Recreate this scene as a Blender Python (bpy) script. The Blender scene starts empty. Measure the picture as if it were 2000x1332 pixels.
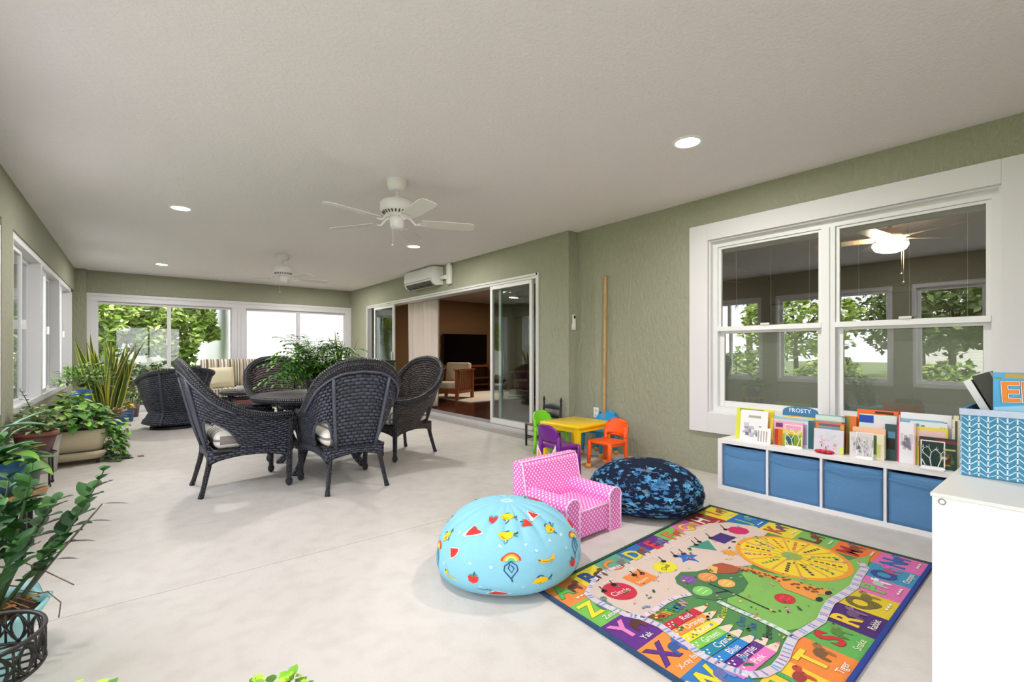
import bpy, bmesh, math, random
from math import sin, cos, pi, radians, sqrt
from mathutils import Vector, Matrix, Euler, noise
COL = bpy.context.scene.collection
SC = bpy.context.scene
# ------------------------------------------------------------------ camera numbers (also used to turn floor points into metres)
FOC, HOR, CH = 917.0, 687.0, 1.1
YAW = math.atan(737/917.0); CY_, SY_ = cos(YAW), sin(YAW)
def ray(px, py):
    r = (px-1000)/FOC
    return Vector((CY_*r+SY_, -SY_*r+CY_, (HOR-py)/FOC))
def onz(px, py, z=0.0):
    d = ray(px, py); t = (z-CH)/d.z
    return Vector((d.x*t, d.y*t, z))
def onx(px, py, x):
    d = ray(px, py); t = x/d.x
    return Vector((x, d.y*t, CH+d.z*t))
# ------------------------------------------------------------------ colours and materials
def L(c):
    if isinstance(c, str):
        c = c.lstrip('#'); c = [int(c[i:i+2], 16) for i in (0, 2, 4)]
    return tuple(((v/255)/12.92 if v/255 <= .04045 else ((v/255+.055)/1.055)**2.4) for v in c)
def V(c, f):
    return tuple(max(0, min(255, v*f)) for v in (c if not isinstance(c, str) else [int(c.lstrip('#')[i:i+2], 16) for i in (0, 2, 4)]))
MATS = {}
def newmat(name):
    m = bpy.data.materials.new(name); m.use_nodes = True
    nt = m.node_tree
    return m, nt, nt.nodes['Principled BSDF']
def paint(rough=.6, metal=0., spec=.5, bump=0., bscale=200., emit=0.):
    """colour comes from the faces (attribute Col)"""
    k = ('p', rough, metal, spec, bump, bscale)
    if k in MATS: return MATS[k]
    m, nt, b = newmat('painted_%d' % len(MATS))
    a = nt.nodes.new('ShaderNodeAttribute'); a.attribute_name = 'Col'
    nt.links.new(a.outputs['Color'], b.inputs['Base Color'])
    b.inputs['Roughness'].default_value = rough; b.inputs['Metallic'].default_value = metal
    b.inputs['Specular IOR Level'].default_value = spec
    if bump:
        tc = nt.nodes.new('ShaderNodeTexCoord'); n = nt.nodes.new('ShaderNodeTexNoise'); n.inputs['Scale'].default_value = bscale
        n.inputs['Detail'].default_value = 3
        bp = nt.nodes.new('ShaderNodeBump'); bp.inputs['Strength'].default_value = bump; bp.inputs['Distance'].default_value = .01
        nt.links.new(tc.outputs['Object'], n.inputs['Vector']); nt.links.new(n.outputs['Fac'], bp.inputs['Height']); nt.links.new(bp.outputs['Normal'], b.inputs['Normal'])
    MATS[k] = m
    return m
MATTE = paint(.75); SATIN = paint(.42); GLOSS = paint(.22); FABRIC = paint(.95, 0, .2, .35, 260.); LEAFM = paint(.5, 0, .4); METAL = paint(.3, .8)
PLASTIC = paint(.32)
def emat(c, s):
    k = ('e', tuple(c), s)
    if k in MATS: return MATS[k]
    m, nt, b = newmat('lit_%d' % len(MATS))
    b.inputs['Base Color'].default_value = (*c, 1); b.inputs['Emission Color'].default_value = (*c, 1); b.inputs['Emission Strength'].default_value = s
    MATS[k] = m
    return m
def stucco(name, col, col2, scale, strength, dist=.01, stretch=(1, 1, 1), rough=.85, big=.6, extra=None):
    m, nt, b = newmat(name); N = nt.nodes.new; K = nt.links.new
    tc = N('ShaderNodeTexCoord'); mp = N('ShaderNodeMapping'); mp.inputs['Scale'].default_value = stretch
    K(tc.outputs['Object'], mp.inputs['Vector'])
    n1 = N('ShaderNodeTexNoise'); n1.inputs['Scale'].default_value = scale; n1.inputs['Detail'].default_value = 5; n1.inputs['Roughness'].default_value = .6
    n2 = N('ShaderNodeTexNoise'); n2.inputs['Scale'].default_value = big; n2.inputs['Detail'].default_value = 4
    K(mp.outputs['Vector'], n1.inputs['Vector']); K(tc.outputs['Object'], n2.inputs['Vector'])
    mx = N('ShaderNodeMix'); mx.data_type = 'RGBA'
    mx.inputs['A'].default_value = (*L(col), 1); mx.inputs['B'].default_value = (*L(col2), 1)
    K(n2.outputs['Fac'], mx.inputs['Factor'])
    K(mx.outputs['Result'], b.inputs['Base Color'])
    cr = N('ShaderNodeValToRGB'); cr.color_ramp.elements[0].position = .42; cr.color_ramp.elements[1].position = .62
    K(n1.outputs['Fac'], cr.inputs['Fac'])
    bp = N('ShaderNodeBump'); bp.inputs['Strength'].default_value = strength; bp.inputs['Distance'].default_value = dist
    K(cr.outputs['Color'], bp.inputs['Height']); K(bp.outputs['Normal'], b.inputs['Normal'])
    b.inputs['Roughness'].default_value = rough
    b.inputs['Specular IOR Level'].default_value = .25
    return m
M_WALL = stucco('sage_stucco', (166, 167, 148), (159, 160, 141), 26., .55, .010, (1, 1, .45))
M_CEIL = stucco('ceiling_stucco', (240, 235, 236), (236, 231, 232), 45., .40, .005)
def floor_material():
    m, nt, b = newmat('acrylic_concrete'); N = nt.nodes.new; K = nt.links.new
    tc = N('ShaderNodeTexCoord')
    n1 = N('ShaderNodeTexNoise'); n1.inputs['Scale'].default_value = 70; n1.inputs['Detail'].default_value = 5
    n2 = N('ShaderNodeTexNoise'); n2.inputs['Scale'].default_value = 1.3; n2.inputs['Detail'].default_value = 6
    n3 = N('ShaderNodeTexNoise'); n3.inputs['Scale'].default_value = 9; n3.inputs['Detail'].default_value = 5
    for n in (n1, n2, n3): K(tc.outputs['Object'], n.inputs['Vector'])
    mx = N('ShaderNodeMix'); mx.data_type = 'RGBA'; mx.inputs['A'].default_value = (*L((190, 185, 181)), 1); mx.inputs['B'].default_value = (*L((214, 209, 205)), 1)
    K(n2.outputs['Fac'], mx.inputs['Factor'])
    mx3 = N('ShaderNodeMix'); mx3.data_type = 'RGBA'; mx3.blend_type = 'MULTIPLY'; mx3.inputs['Factor'].default_value = .35
    cr = N('ShaderNodeValToRGB'); cr.color_ramp.elements[0].position = .3; cr.color_ramp.elements[1].position = .55; cr.color_ramp.elements[0].color = (.75, .72, .70, 1)
    K(n3.outputs['Fac'], cr.inputs['Fac']); K(mx.outputs['Result'], mx3.inputs['A']); K(cr.outputs['Color'], mx3.inputs['B'])
    # saw-cut joints across the slab
    sx = N('ShaderNodeSeparateXYZ'); K(tc.outputs['Object'], sx.inputs[0])
    last = mx3.outputs['Result']
    nw = N('ShaderNodeTexNoise'); nw.inputs['Scale'].default_value = 3.; K(tc.outputs['Object'], nw.inputs['Vector'])
    for yy in (2.68, 5.5, 8.3):
        s = N('ShaderNodeMath'); s.operation = 'SUBTRACT'; K(sx.outputs['Y'], s.inputs[0]); s.inputs[1].default_value = yy
        w = N('ShaderNodeMath'); w.operation = 'MULTIPLY_ADD'; K(nw.outputs['Fac'], w.inputs[0]); w.inputs[1].default_value = .01; K(s.outputs[0], w.inputs[2])
        a = N('ShaderNodeMath'); a.operation = 'ABSOLUTE'; K(w.outputs[0], a.inputs[0])
        l = N('ShaderNodeMath'); l.operation = 'LESS_THAN'; K(a.outputs[0], l.inputs[0]); l.inputs[1].default_value = .0035
        c = N('ShaderNodeMath'); c.operation = 'MULTIPLY'; K(l.outputs[0], c.inputs[0]); c.inputs[1].default_value = .45
        q = N('ShaderNodeMix'); q.data_type = 'RGBA'; K(c.outputs[0], q.inputs['Factor']); K(last, q.inputs['A']); q.inputs['B'].default_value = (*L((110, 104, 100)), 1)
        last = q.outputs['Result']
    K(last, b.inputs['Base Color'])
    bp = N('ShaderNodeBump'); bp.inputs['Strength'].default_value = .25; bp.inputs['Distance'].default_value = .004
    K(n1.outputs['Fac'], bp.inputs['Height']); K(bp.outputs['Normal'], b.inputs['Normal'])
    b.inputs['Roughness'].default_value = .55; b.inputs['Specular IOR Level'].default_value = .35
    return m
M_FLOOR = floor_material()
def wicker_material(name, c1, c2, gap, w, h, g):
    """staggered oval strands over dark gaps"""
    m, nt, b = newmat(name); N = nt.nodes.new; K = nt.links.new
    def mth(op, a, b_=None, c_=None):
        n = N('ShaderNodeMath'); n.operation = op
        for i, v in enumerate((a, b_, c_)):
            if v is None: continue
            if isinstance(v, (int, float)): n.inputs[i].default_value = v
            else: K(v, n.inputs[i])
        return n.outputs[0]
    uv = N('ShaderNodeUVMap'); sp = N('ShaderNodeSeparateXYZ'); K(uv.outputs['UV'], sp.inputs[0])
    v = mth('DIVIDE', sp.outputs['Y'], h); row = mth('FLOOR', v); fv = mth('FRACT', v)
    u = mth('MULTIPLY_ADD', mth('PINGPONG', row, 1.0), .5, mth('DIVIDE', sp.outputs['X'], w)); fu = mth('FRACT', u)
    eu = mth('POWER', mth('ABSOLUTE', mth('MULTIPLY_ADD', fu, 2, -1)), 3.); ev = mth('POWER', mth('ABSOLUTE', mth('MULTIPLY_ADD', fv, 2, -1)), 2.)
    e = mth('ADD', eu, ev); mr = N('ShaderNodeMapRange'); K(e, mr.inputs['Value']); mr.inputs['From Min'].default_value = .35; mr.inputs['From Max'].default_value = .35+g*60; mr.inputs['To Min'].default_value = 1; mr.inputs['To Max'].default_value = 0
    wn_ = N('ShaderNodeTexWhiteNoise'); cb = N('ShaderNodeCombineXYZ'); K(mth('FLOOR', u), cb.inputs[0]); K(row, cb.inputs[1]); K(cb.outputs[0], wn_.inputs['Vector'])
    mx = N('ShaderNodeMix'); mx.data_type = 'RGBA'; K(wn_.outputs['Value'], mx.inputs['Factor']); mx.inputs['A'].default_value = (*L(c1), 1); mx.inputs['B'].default_value = (*L(c2), 1)
    m2 = N('ShaderNodeMix'); m2.data_type = 'RGBA'; K(mr.outputs[0], m2.inputs['Factor']); m2.inputs['A'].default_value = (*L(gap), 1); K(mx.outputs['Result'], m2.inputs['B']); K(m2.outputs['Result'], b.inputs['Base Color'])
    bp = N('ShaderNodeBump'); bp.inputs['Strength'].default_value = 1.; bp.inputs['Distance'].default_value = .007
    K(mth('SUBTRACT', 1.5, e), bp.inputs['Height']); K(bp.outputs['Normal'], b.inputs['Normal'])
    b.inputs['Roughness'].default_value = .38
    return m
M_WICK = wicker_material('slate_wicker', (72, 77, 98), (48, 51, 64), (7, 7, 10), .052, .030, .0115)
M_RIM = wicker_material('braided_wicker', (66, 66, 76), (48, 46, 52), (14, 14, 16), .018, .022, .014)
M_WICK_SUN = wicker_material('sun_toned_wicker', (96, 84, 82), (66, 58, 58), (10, 9, 10), .050, .028, .0115)  # slate wicker with the brownish sun-side tone put into its colour
def glass_material(name, tint=(1, 1, 1), f0=.045, rough=0.0):
    m = bpy.data.materials.new(name); m.use_nodes = True; nt = m.node_tree; nt.nodes.clear(); N = nt.nodes.new; K = nt.links.new
    o = N('ShaderNodeOutputMaterial'); t = N('ShaderNodeBsdfTransparent'); g = N('ShaderNodeBsdfGlossy'); x = N('ShaderNodeMixShader')
    t.inputs['Color'].default_value = (*tint, 1); g.inputs['Roughness'].default_value = rough
    ge = N('ShaderNodeNewGeometry'); d = N('ShaderNodeVectorMath'); d.operation = 'DOT_PRODUCT'
    K(ge.outputs['Normal'], d.inputs[0]); K(ge.outputs['Incoming'], d.inputs[1])
    a = N('ShaderNodeMath'); a.operation = 'ABSOLUTE'; K(d.outputs['Value'], a.inputs[0])
    s = N('ShaderNodeMath'); s.operation = 'SUBTRACT'; s.inputs[0].default_value = 1; K(a.outputs[0], s.inputs[1])
    p = N('ShaderNodeMath'); p.operation = 'POWER'; K(s.outputs[0], p.inputs[0]); p.inputs[1].default_value = 5
    q = N('ShaderNodeMath'); q.operation = 'MULTIPLY_ADD'; K(p.outputs[0], q.inputs[0]); q.inputs[1].default_value = 1-f0; q.inputs[2].default_value = f0
    K(q.outputs[0], x.inputs[0]); K(t.outputs[0], x.inputs[1]); K(g.outputs[0], x.inputs[2]); K(x.outputs[0], o.inputs['Surface'])
    return m
M_GLASS = glass_material('window_glass', (.96, .97, .97), .04)
M_GLASS_LOWE = glass_material('coated_window_glass', (.80, .82, .80), .16)
M_GLASS_DOOR = glass_material('door_glass', (.78, .84, .82), .10)
# ------------------------------------------------------------------ mesh builder
class MB:
    def __init__(s, col=(200, 200, 200), smooth=False):
        s.v = []; s.f = []; s.c = []; s.sm = []; s.uv = []; s.mi = []; s.col = col; s.smooth = smooth; s.slot = 0; s.M = None
    def add(s, vs, fs, col=None, smooth=None, uvs=None):
        o = len(s.v); c = L(col if col is not None else s.col); sm = s.smooth if smooth is None else smooth
        M = s.M
        s.v += [tuple(M @ Vector(p)) for p in vs] if M else [tuple(p) for p in vs]
        for i, f in enumerate(fs):
            s.f.append([o+k for k in f]); s.c.append(c); s.sm.append(sm); s.mi.append(s.slot)
            s.uv.append(uvs[i] if uvs else None)
        return s
    def box(s, c, d, col=None, rz=0, rx=0, ry=0, taper=1., taper_y=None):
        x, y, z = d[0]/2, d[1]/2, d[2]/2; ty = taper if taper_y is None else taper_y
        R = Euler((rx, ry, rz)).to_matrix()
        vs = []
        for sz, tx_, ty_ in ((-1, taper, ty), (1, 1, 1)):
            for sx, sy in ((-1, -1), (1, -1), (1, 1), (-1, 1)):
                vs.append(R @ Vector((sx*x*tx_, sy*y*ty_, sz*z)) + Vector(c))
        return s.add(vs, [(3, 2, 1, 0), (4, 5, 6, 7), (0, 1, 5, 4), (1, 2, 6, 5), (2, 3, 7, 6), (3, 0, 4, 7)], col, False)
    def bb(s, x0, x1, y0, y1, z0, z1, col=None):
        return s.box(((x0+x1)/2, (y0+y1)/2, (z0+z1)/2), (abs(x1-x0), abs(y1-y0), abs(z1-z0)), col)
    def rbox(s, c, d, r=.02, seg=3, col=None, rz=0, rx=0, ry=0, puff=0.):
        """rounded box"""
        bm = bmesh.new(); bmesh.ops.create_cube(bm, size=1)
        for v in bm.verts: v.co = Vector((v.co.x*d[0], v.co.y*d[1], v.co.z*d[2]))
        bmesh.ops.bevel(bm, geom=bm.edges[:], offset=min(r, min(d)*.49), segments=seg, affect='EDGES', profile=.5)
        if puff:
            bmesh.ops.subdivide_edges(bm, edges=[e for e in bm.edges if e.calc_length() > min(d)*.5], cuts=13, use_grid_fill=True)
            for v in bm.verts:
                a = (1-(2*v.co.x/d[0])**2)*(1-(2*v.co.y/d[1])**2)
                v.co.z += math.copysign(1, v.co.z)*puff*max(0, a)
        R = Euler((rx, ry, rz)).to_matrix(); bm.verts.index_update()
        s.add([R @ v.co + Vector(c) for v in bm.verts], [[v.index for v in f.verts] for f in bm.faces], col, True)
        bm.free(); return s
    def tube(s, pts, r, seg=8, col=None, caps=True, flat=None, up=None):
        P = [Vector(p) for p in pts]; n = len(P)
        R = r if isinstance(r, (list, tuple)) else [r]*n
        vs = []; fs = []; uvs = []; prev = None; acc = 0
        for i, p in enumerate(P):
            t = (P[min(i+1, n-1)]-P[max(i-1, 0)])
            t = t.normalized() if t.length > 1e-9 else Vector((0, 0, 1))
            if up is not None: a = Vector(up) - t*t.dot(Vector(up))
            elif prev is None: a = t.orthogonal()
            else: a = prev - t*t.dot(prev)
            if a.length < 1e-6: a = t.orthogonal()
            a.normalize(); prev = a; b = t.cross(a)
            fl = flat if flat else 1
            for k in range(seg):
                w = 2*pi*k/seg
                vs.append(p + a*(cos(w)*R[i]) + b*(sin(w)*R[i]*fl))
        for i in range(n-1):
            l = (P[i+1]-P[i]).length
            for k in range(seg):
                k2 = (k+1) % seg
                fs.append((i*seg+k, i*seg+k2, (i+1)*seg+k2, (i+1)*seg+k))
                w = 2*pi*max(R[i], .001)/seg
                uvs.append(((acc, k*w), (acc, (k+1)*w), (acc+l, (k+1)*w), (acc+l, k*w)))
            acc += l
        if caps:
            fs.append(tuple(range(seg))[::-1]); fs.append(tuple((n-1)*seg+k for k in range(seg))); uvs += [None, None]
        return s.add(vs, fs, col, True, uvs)
    def bar(s, p, q, w, h=None, col=None):
        """square bar from p to q"""
        h = h or w; p = Vector(p); q = Vector(q); t = (q-p).normalized()
        a = Vector((0, 0, 1)).cross(t)
        if a.length < 1e-3: a = Vector((1, 0, 0))
        a.normalize(); b = t.cross(a)
        vs = [e + a*(sx*w/2) + b*(sy*h/2) for e in (p, q) for sx, sy in ((-1, -1), (1, -1), (1, 1), (-1, 1))]
        return s.add(vs, [(3, 2, 1, 0), (4, 5, 6, 7), (0, 1, 5, 4), (1, 2, 6, 5), (2, 3, 7, 6), (3, 0, 4, 7)], col, False)
    def lathe(s, prof, c=(0, 0, 0), seg=24, col=None, wave=None, smooth=True, sq=None):
        c = Vector(c); vs = []; fs = []; n = len(prof); uvs = []; acc = 0
        for i, (r, z) in enumerate(prof):
            for k in range(seg):
                w = 2*pi*k/seg; dr, dz = wave(i, w) if wave else (0, 0)
                q = 1.
                if sq: q = 1/((abs(cos(w))**sq+abs(sin(w))**sq)**(1/sq))
                vs.append(c + Vector((cos(w)*(r+dr)*q, sin(w)*(r+dr)*q, z+dz)))
        for i in range(n-1):
            l = sqrt((prof[i+1][0]-prof[i][0])**2+(prof[i+1][1]-prof[i][1])**2)
            rr = max(prof[i][0], prof[i+1][0])
            for k in range(seg):
                k2 = (k+1) % seg; fs.append((i*seg+k, i*seg+k2, (i+1)*seg+k2, (i+1)*seg+k))
                w = 2*pi*rr/seg
                uvs.append(((k*w, acc), ((k+1)*w, acc), ((k+1)*w, acc+l), (k*w, acc+l)))
            acc += l
        return s.add(vs, fs, col, smooth, uvs)
    def disc(s, c, r, seg=24, col=None, up=True, rx=None):
        c = Vector(c); vs = [c+Vector((cos(2*pi*k/seg)*r, sin(2*pi*k/seg)*(rx or r), 0)) for k in range(seg)]
        f = tuple(range(seg))
        return s.add(vs, [f if up else f[::-1]], col, False)
    def poly(s, pts, col=None):
        return s.add(pts, [tuple(range(len(pts)))], col, False)
    def grid(s, fn, nu, nv, col=None, skip=None, uvf=None, smooth=True, colf=None):
        vs = [fn(i/nu, j/nv) for j in range(nv+1) for i in range(nu+1)]; W = nu+1
        for j in range(nv):
            for i in range(nu): pass
        fs = []; uvs = []; cs = []
        for j in range(nv):
            for i in range(nu):
                if skip and skip((i+.5)/nu, (j+.5)/nv): continue
                fs.append((j*W+i, j*W+i+1, (j+1)*W+i+1, (j+1)*W+i))
                if uvf: uvs.append(tuple(uvf(a/nu, b/nv) for a, b in ((i, j), (i+1, j), (i+1, j+1), (i, j+1))))
                if colf: cs.append(L(colf((i+.5)/nu, (j+.5)/nv)))
        o = len(s.c); s.add(vs, fs, col, smooth, uvs or None)
        if cs: s.c[o:] = cs
        return s
    def ball(s, c, r, seg=12, rings=8, col=None, sc=(1, 1, 1)):
        c = Vector(c); vs = []; fs = []
        for j in range(rings+1):
            p = pi*j/rings
            for k in range(seg):
                w = 2*pi*k/seg; vs.append(c+Vector((sin(p)*cos(w)*r*sc[0], sin(p)*sin(w)*r*sc[1], -cos(p)*r*sc[2])))
        for j in range(rings):
            for k in range(seg):
                k2 = (k+1) % seg; fs.append((j*seg+k, j*seg+k2, (j+1)*seg+k2, (j+1)*seg+k))
        return s.add(vs, fs, col, True)
    def text(s, t, origin, ux, uy, size, col, bold=.0, align='CENTER', off=0.):
        """flat lettering: ux, uy unit vectors of the reading and the up direction"""
        vs, fs = glyphs(t, bold, align); O = Vector(origin); X = Vector(ux).normalized(); Y = Vector(uy).normalized(); Z = X.cross(Y)
        return s.add([O + X*(x*size) + Y*(y*size) + Z*off for x, y in vs], fs, col, False)
    def leaf(s, p, d, ln, w, n=4, bend=.3, fold=.25, col=None, edge=None, up=None, shape=0.):
        p = Vector(p); d = Vector(d).normalized(); z = Vector(up) if up else Vector((0, 0, 1))
        side = d.cross(z)
        if side.length < .05: side = d.orthogonal()
        side.normalize(); nrm = side.cross(d).normalized()
        vs = []; rowW = 5 if edge else 3
        q = p.copy(); dd = d.copy()
        for i in range(n+1):
            t = i/n
            ww = w*.5*(sin(pi*min(1, t**(.75 if shape == 0 else shape))) ** .8 if i not in (0, n) else .04)
            if shape == 2: ww = w*.5*(1-t**2.2)*(.65+.35*min(1, t*3)) + .0005
            nn = side.cross(dd).normalized()
            if edge: offs = (-1, -.70, 0, .70, 1)
            else: offs = (-1, 0, 1)
            for o in offs: vs.append(q + side*(o*ww) + nn*(abs(o)*fold*ww))
            dd = (dd - nrm*(bend/n*1.6)).normalized(); q = q + dd*(ln/n)
        fs = []; base = len(s.c)
        for i in range(n):
            for k in range(rowW-1): fs.append((i*rowW+k, i*rowW+k+1, (i+1)*rowW+k+1, (i+1)*rowW+k))
        s.add(vs, fs, col, True)
        if edge:
            ce = L(edge)
            for i in range(n):
                for k in (0, 3): s.c[base+i*4+k] = ce
        return s
    def build(s, name, mat=None, parent=None, bevel=0., solid=0., sub=0, seg=2, mats=None, loc=None):
        me = bpy.data.meshes.new(name); me.from_pydata(s.v, [], s.f)
        at = me.color_attributes.new('Col', 'FLOAT_COLOR', 'CORNER')
        cs = []; uv = []; anyuv = any(u is not None for u in s.uv)
        for f, c, u in zip(s.f, s.c, s.uv):
            cs += (c[0], c[1], c[2], 1.)*len(f)
            if anyuv:
                if u is None or len(u) != len(f): uv += (0., 0.)*len(f)
                else:
                    for a in u: uv += (a[0], a[1])
        at.data.foreach_set('color', cs)
        if anyuv:
            ul = me.uv_layers.new(name='UVMap'); ul.data.foreach_set('uv', uv)
        me.polygons.foreach_set('use_smooth', s.sm)
        for m in (mats or [mat or MATTE]): me.materials.append(m)
        if mats: me.polygons.foreach_set('material_index', s.mi)
        me.update()
        o = bpy.data.objects.new(name, me); COL.objects.link(o)
        if parent: o.parent = parent
        if loc: o.location = loc
        if sub: md = o.modifiers.new('sub', 'SUBSURF'); md.levels = md.render_levels = sub
        if solid:
            md = o.modifiers.new('solid', 'SOLIDIFY'); md.thickness = solid; md.offset = 0
        if bevel:
            md = o.modifiers.new('bevel', 'BEVEL'); md.width = bevel; md.segments = seg; md.limit_method = 'ANGLE'; md.angle_limit = radians(40)
        return o
_G = {}
def glyphs(t, bold, align):
    k = (t, bold, align)
    if k in _G: return _G[k]
    cu = bpy.data.curves.new('t', 'FONT'); cu.body = t; cu.size = 1.; cu.offset = bold; cu.align_x = align; cu.align_y = 'CENTER'; cu.resolution_u = 3; cu.fill_mode = 'FRONT'
    ob = bpy.data.objects.new('t', cu); COL.objects.link(ob)
    dg = bpy.context.evaluated_depsgraph_get(); me = bpy.data.meshes.new_from_object(ob.evaluated_get(dg))
    vs = [(v.co.x, v.co.y) for v in me.vertices]; fs = [tuple(p.vertices) for p in me.polygons]
    fs = [f if (vs[f[1]][0]-vs[f[0]][0])*(vs[f[2]][1]-vs[f[0]][1])-(vs[f[1]][1]-vs[f[0]][1])*(vs[f[2]][0]-vs[f[0]][0]) > 0 else f[::-1] for f in fs]
    bpy.data.objects.remove(ob); bpy.data.curves.remove(cu); bpy.data.meshes.remove(me)
    _G[k] = (vs, fs)
    return _G[k]
def thing(name, label, cat, loc=(0, 0, 0), rz=0., group=None):
    o = bpy.data.objects.new(name, None); COL.objects.link(o); o.location = loc; o.rotation_euler = (0, 0, rz)
    o.empty_display_size = .1
    return tag(o, label, cat, group)
def tag(o, label, cat, group=None, kind=None):
    o['label'] = label; o['category'] = cat
    if group: o['group'] = group
    if kind: o['kind'] = kind
    return o
def struct(o, label=None):
    o['kind'] = 'structure'
    if label: o['label'] = label
    return o
def sroot(name, loc=(0, 0, 0)):
    o = bpy.data.objects.new(name, None); COL.objects.link(o); o.location = loc; o['kind'] = 'structure'
    return o
def dup(root, loc, rz, label, group=None):
    r = root.copy(); COL.objects.link(r); r.location = loc; r.rotation_euler = (0, 0, rz); r['label'] = label
    if group: r['group'] = group
    for ch in list(root.children):
        c = ch.copy(); COL.objects.link(c); c.parent = r
        for g in list(ch.children):
            d = g.copy(); COL.objects.link(d); d.parent = c
    return r
def rnd(a, b): return random.uniform(a, b)
WHITE = (236, 236, 238)
# ================================================================== the room shell
CEILZ = 2.51; XR, XD, XL, YB = 4.08, 3.93, -.786, 10.9
random.seed(4)
g = MB(smooth=False); g.bb(-1.0, 4.28, -2.4, 11.1, -.12, 0); struct(g.build('floor', M_FLOOR), 'cream textured concrete porch floor with saw-cut joints')
g = MB(); g.bb(-1.3, 4.28, -2.7, 11.3, CEILZ, CEILZ+.25); struct(g.build('ceiling', M_CEIL), 'off-white textured porch ceiling')
# left wall: beam, sill wall and piers between the openings
OPEN_L = [(-1.9, -.1), (.2, 1.74), (1.97, 3.67), (3.92, 5.2), (5.63, 10.36)]
g = MB(); g.bb(-1.0, XL, -2.4, 11.1, 2.12, CEILZ)
g.bb(-1.0, XL-.02, -2.4, 11.1, 0, .56)
e = -2.4
for a, b in OPEN_L: g.bb(-1.0, XL-.0, e, a, .0, 2.12); e = b
g.bb(-1.0, XL-.08, e, 11.1, 0, 2.12)
struct(g.build('wall_left', M_WALL), 'sage green stucco wall with sliding windows')
# back wall: lintel over the glass and the corner piers
g = MB(); g.bb(-1.0, 4.28, YB, YB+.2, 2.12, CEILZ); g.bb(XL-.2, -.646, YB-.12, YB+.2, 0, CEILZ); g.bb(3.931, 4.28, YB-.02, YB+.2, 0, CEILZ)
struct(g.build('wall_back', M_WALL), 'sage green stucco lintel above the far windows')
# right wall with the double window and the part with the sliding door, standing a little further in
WY0, WY1, WZ0, WZ1 = .356, 2.209, .55, 2.11
g = MB()
g.bb(XR, XR+.2, -2.4, WY0, 0, CEILZ); g.bb(XR, XR+.2, WY1, 3.84, 0, CEILZ); g.bb(XR, XR+.2, WY0, WY1, WZ1, CEILZ); g.bb(XR, XR+.2, WY0, WY1, 0, WZ0)
DY0, DY1, DZ0, DZ1 = 4.37, 9.9, .085, 2.06
g.bb(XD, XD+.22, 3.84, DY0, 0, CEILZ); g.bb(XD, XD+.22, DY1, 11.1, 0, CEILZ); g.bb(XD, XD+.22, DY0, DY1, DZ1, CEILZ); g.bb(XD+.22, XR+.2, 3.84, 3.86, 0, CEILZ)
struct(g.build('wall_right', M_WALL), 'sage green stucco house wall with window and sliding door')
# wall behind the viewer with an opening added for daylight
g = MB(); g.bb(-1.0, 4.28, -2.6, -2.4, 2.12, CEILZ); g.bb(-1.0, 4.28, -2.6, -2.4, 0, .56); g.bb(-1.0, -.6, -2.6, -2.4, .56, 2.12); g.bb(1.5, 4.28, -2.6, -2.4, .56, 2.12)
struct(g.build('wall_front', M_WALL), 'sage green stucco wall')
# unseen roof slab, added above the ceiling to block the sun
g = MB((150, 140, 130)); g.bb(-1.6, 10.0, -3.2, 12.4, CEILZ+.26, CEILZ+.5); struct(g.build('roof_sun_block', MATTE), 'unseen roof slab added to block the sun')
# ------------------------------------------------------------------ sliding windows on the left
M_SCREEN = bpy.data.materials.new('insect_screen'); M_SCREEN.use_nodes = True
_n = M_SCREEN.node_tree; _n.nodes.clear(); _o = _n.nodes.new('ShaderNodeOutputMaterial'); _t = _n.nodes.new('ShaderNodeBsdfTransparent'); _d = _n.nodes.new('ShaderNodeBsdfDiffuse'); _x = _n.nodes.new('ShaderNodeMixShader')
_d.inputs['Color'].default_value = (.10, .13, .13, 1); _x.inputs[0].default_value = .62
_n.links.new(_t.outputs[0], _x.inputs[1]); _n.links.new(_d.outputs[0], _x.inputs[2]); _n.links.new(_x.outputs[0], _o.inputs['Surface'])
wn = 0
def side_window(y0, y1, units, screens=()):
    global wn; wn += 1
    w = sroot('window_%d' % wn, (-.9, (y0+y1)/2, .56)); cy = (y0+y1)/2
    W = (232, 232, 236)
    f = MB(W)
    f.bb(-.06, .1, y0-cy, y1-cy, 0, .06); f.bb(-.06, .1, y0-cy, y1-cy, 1.5, 1.56)
    L_ = (y1-y0)/units
    for i in range(units+1):
        y = y0+i*L_-cy; s = .045
        a, b = max(y-s, y0-cy), min(y+s, y1-cy)
        f.bb(-.06, .11, a, b, .06, 1.5)
    f.build('window_frame', SATIN, w, bevel=.004)
    for i in range(units):
        a = y0+i*L_-cy+.045; b = a+L_-.09; mid = (a+b)/2
        for k, (p, q, x) in enumerate(((a, mid+.02, .045), (mid-.02, b, .0))):
            s = MB(W); s.bb(x-.016, x+.016, p, p+.045, .06, 1.5); s.bb(x-.016, x+.016, q-.045, q, .06, 1.5)
            s.bb(x-.016, x+.016, p+.045, q-.045, .06, .105); s.bb(x-.016, x+.016, p+.045, q-.045, 1.455, 1.5)
            so = s.build('sash', SATIN, w, bevel=.003)
            gl = MB(); gl.bb(x-.003, x+.003, p+.045, q-.045, .105, 1.455); gl.build('pane', M_GLASS, so)
            if (i, k) in screens:
                sc = MB(); sc.bb(x-.035, x-.034, p, q, .06, 1.5); sc.build('screen', M_SCREEN, so)
            lk = MB((240, 240, 240)); lk.box((x+.03, (p+.02) if k else (q-.02), .8), (.03, .02, .09)); lk.build('latch', SATIN, so)
for i, (a, b) in enumerate(OPEN_L):
    if i == 4: side_window(a, b, 3, ((0, 0), (0, 1), (1, 1), (2, 1)))
    else: side_window(a, b, 1)
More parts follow.
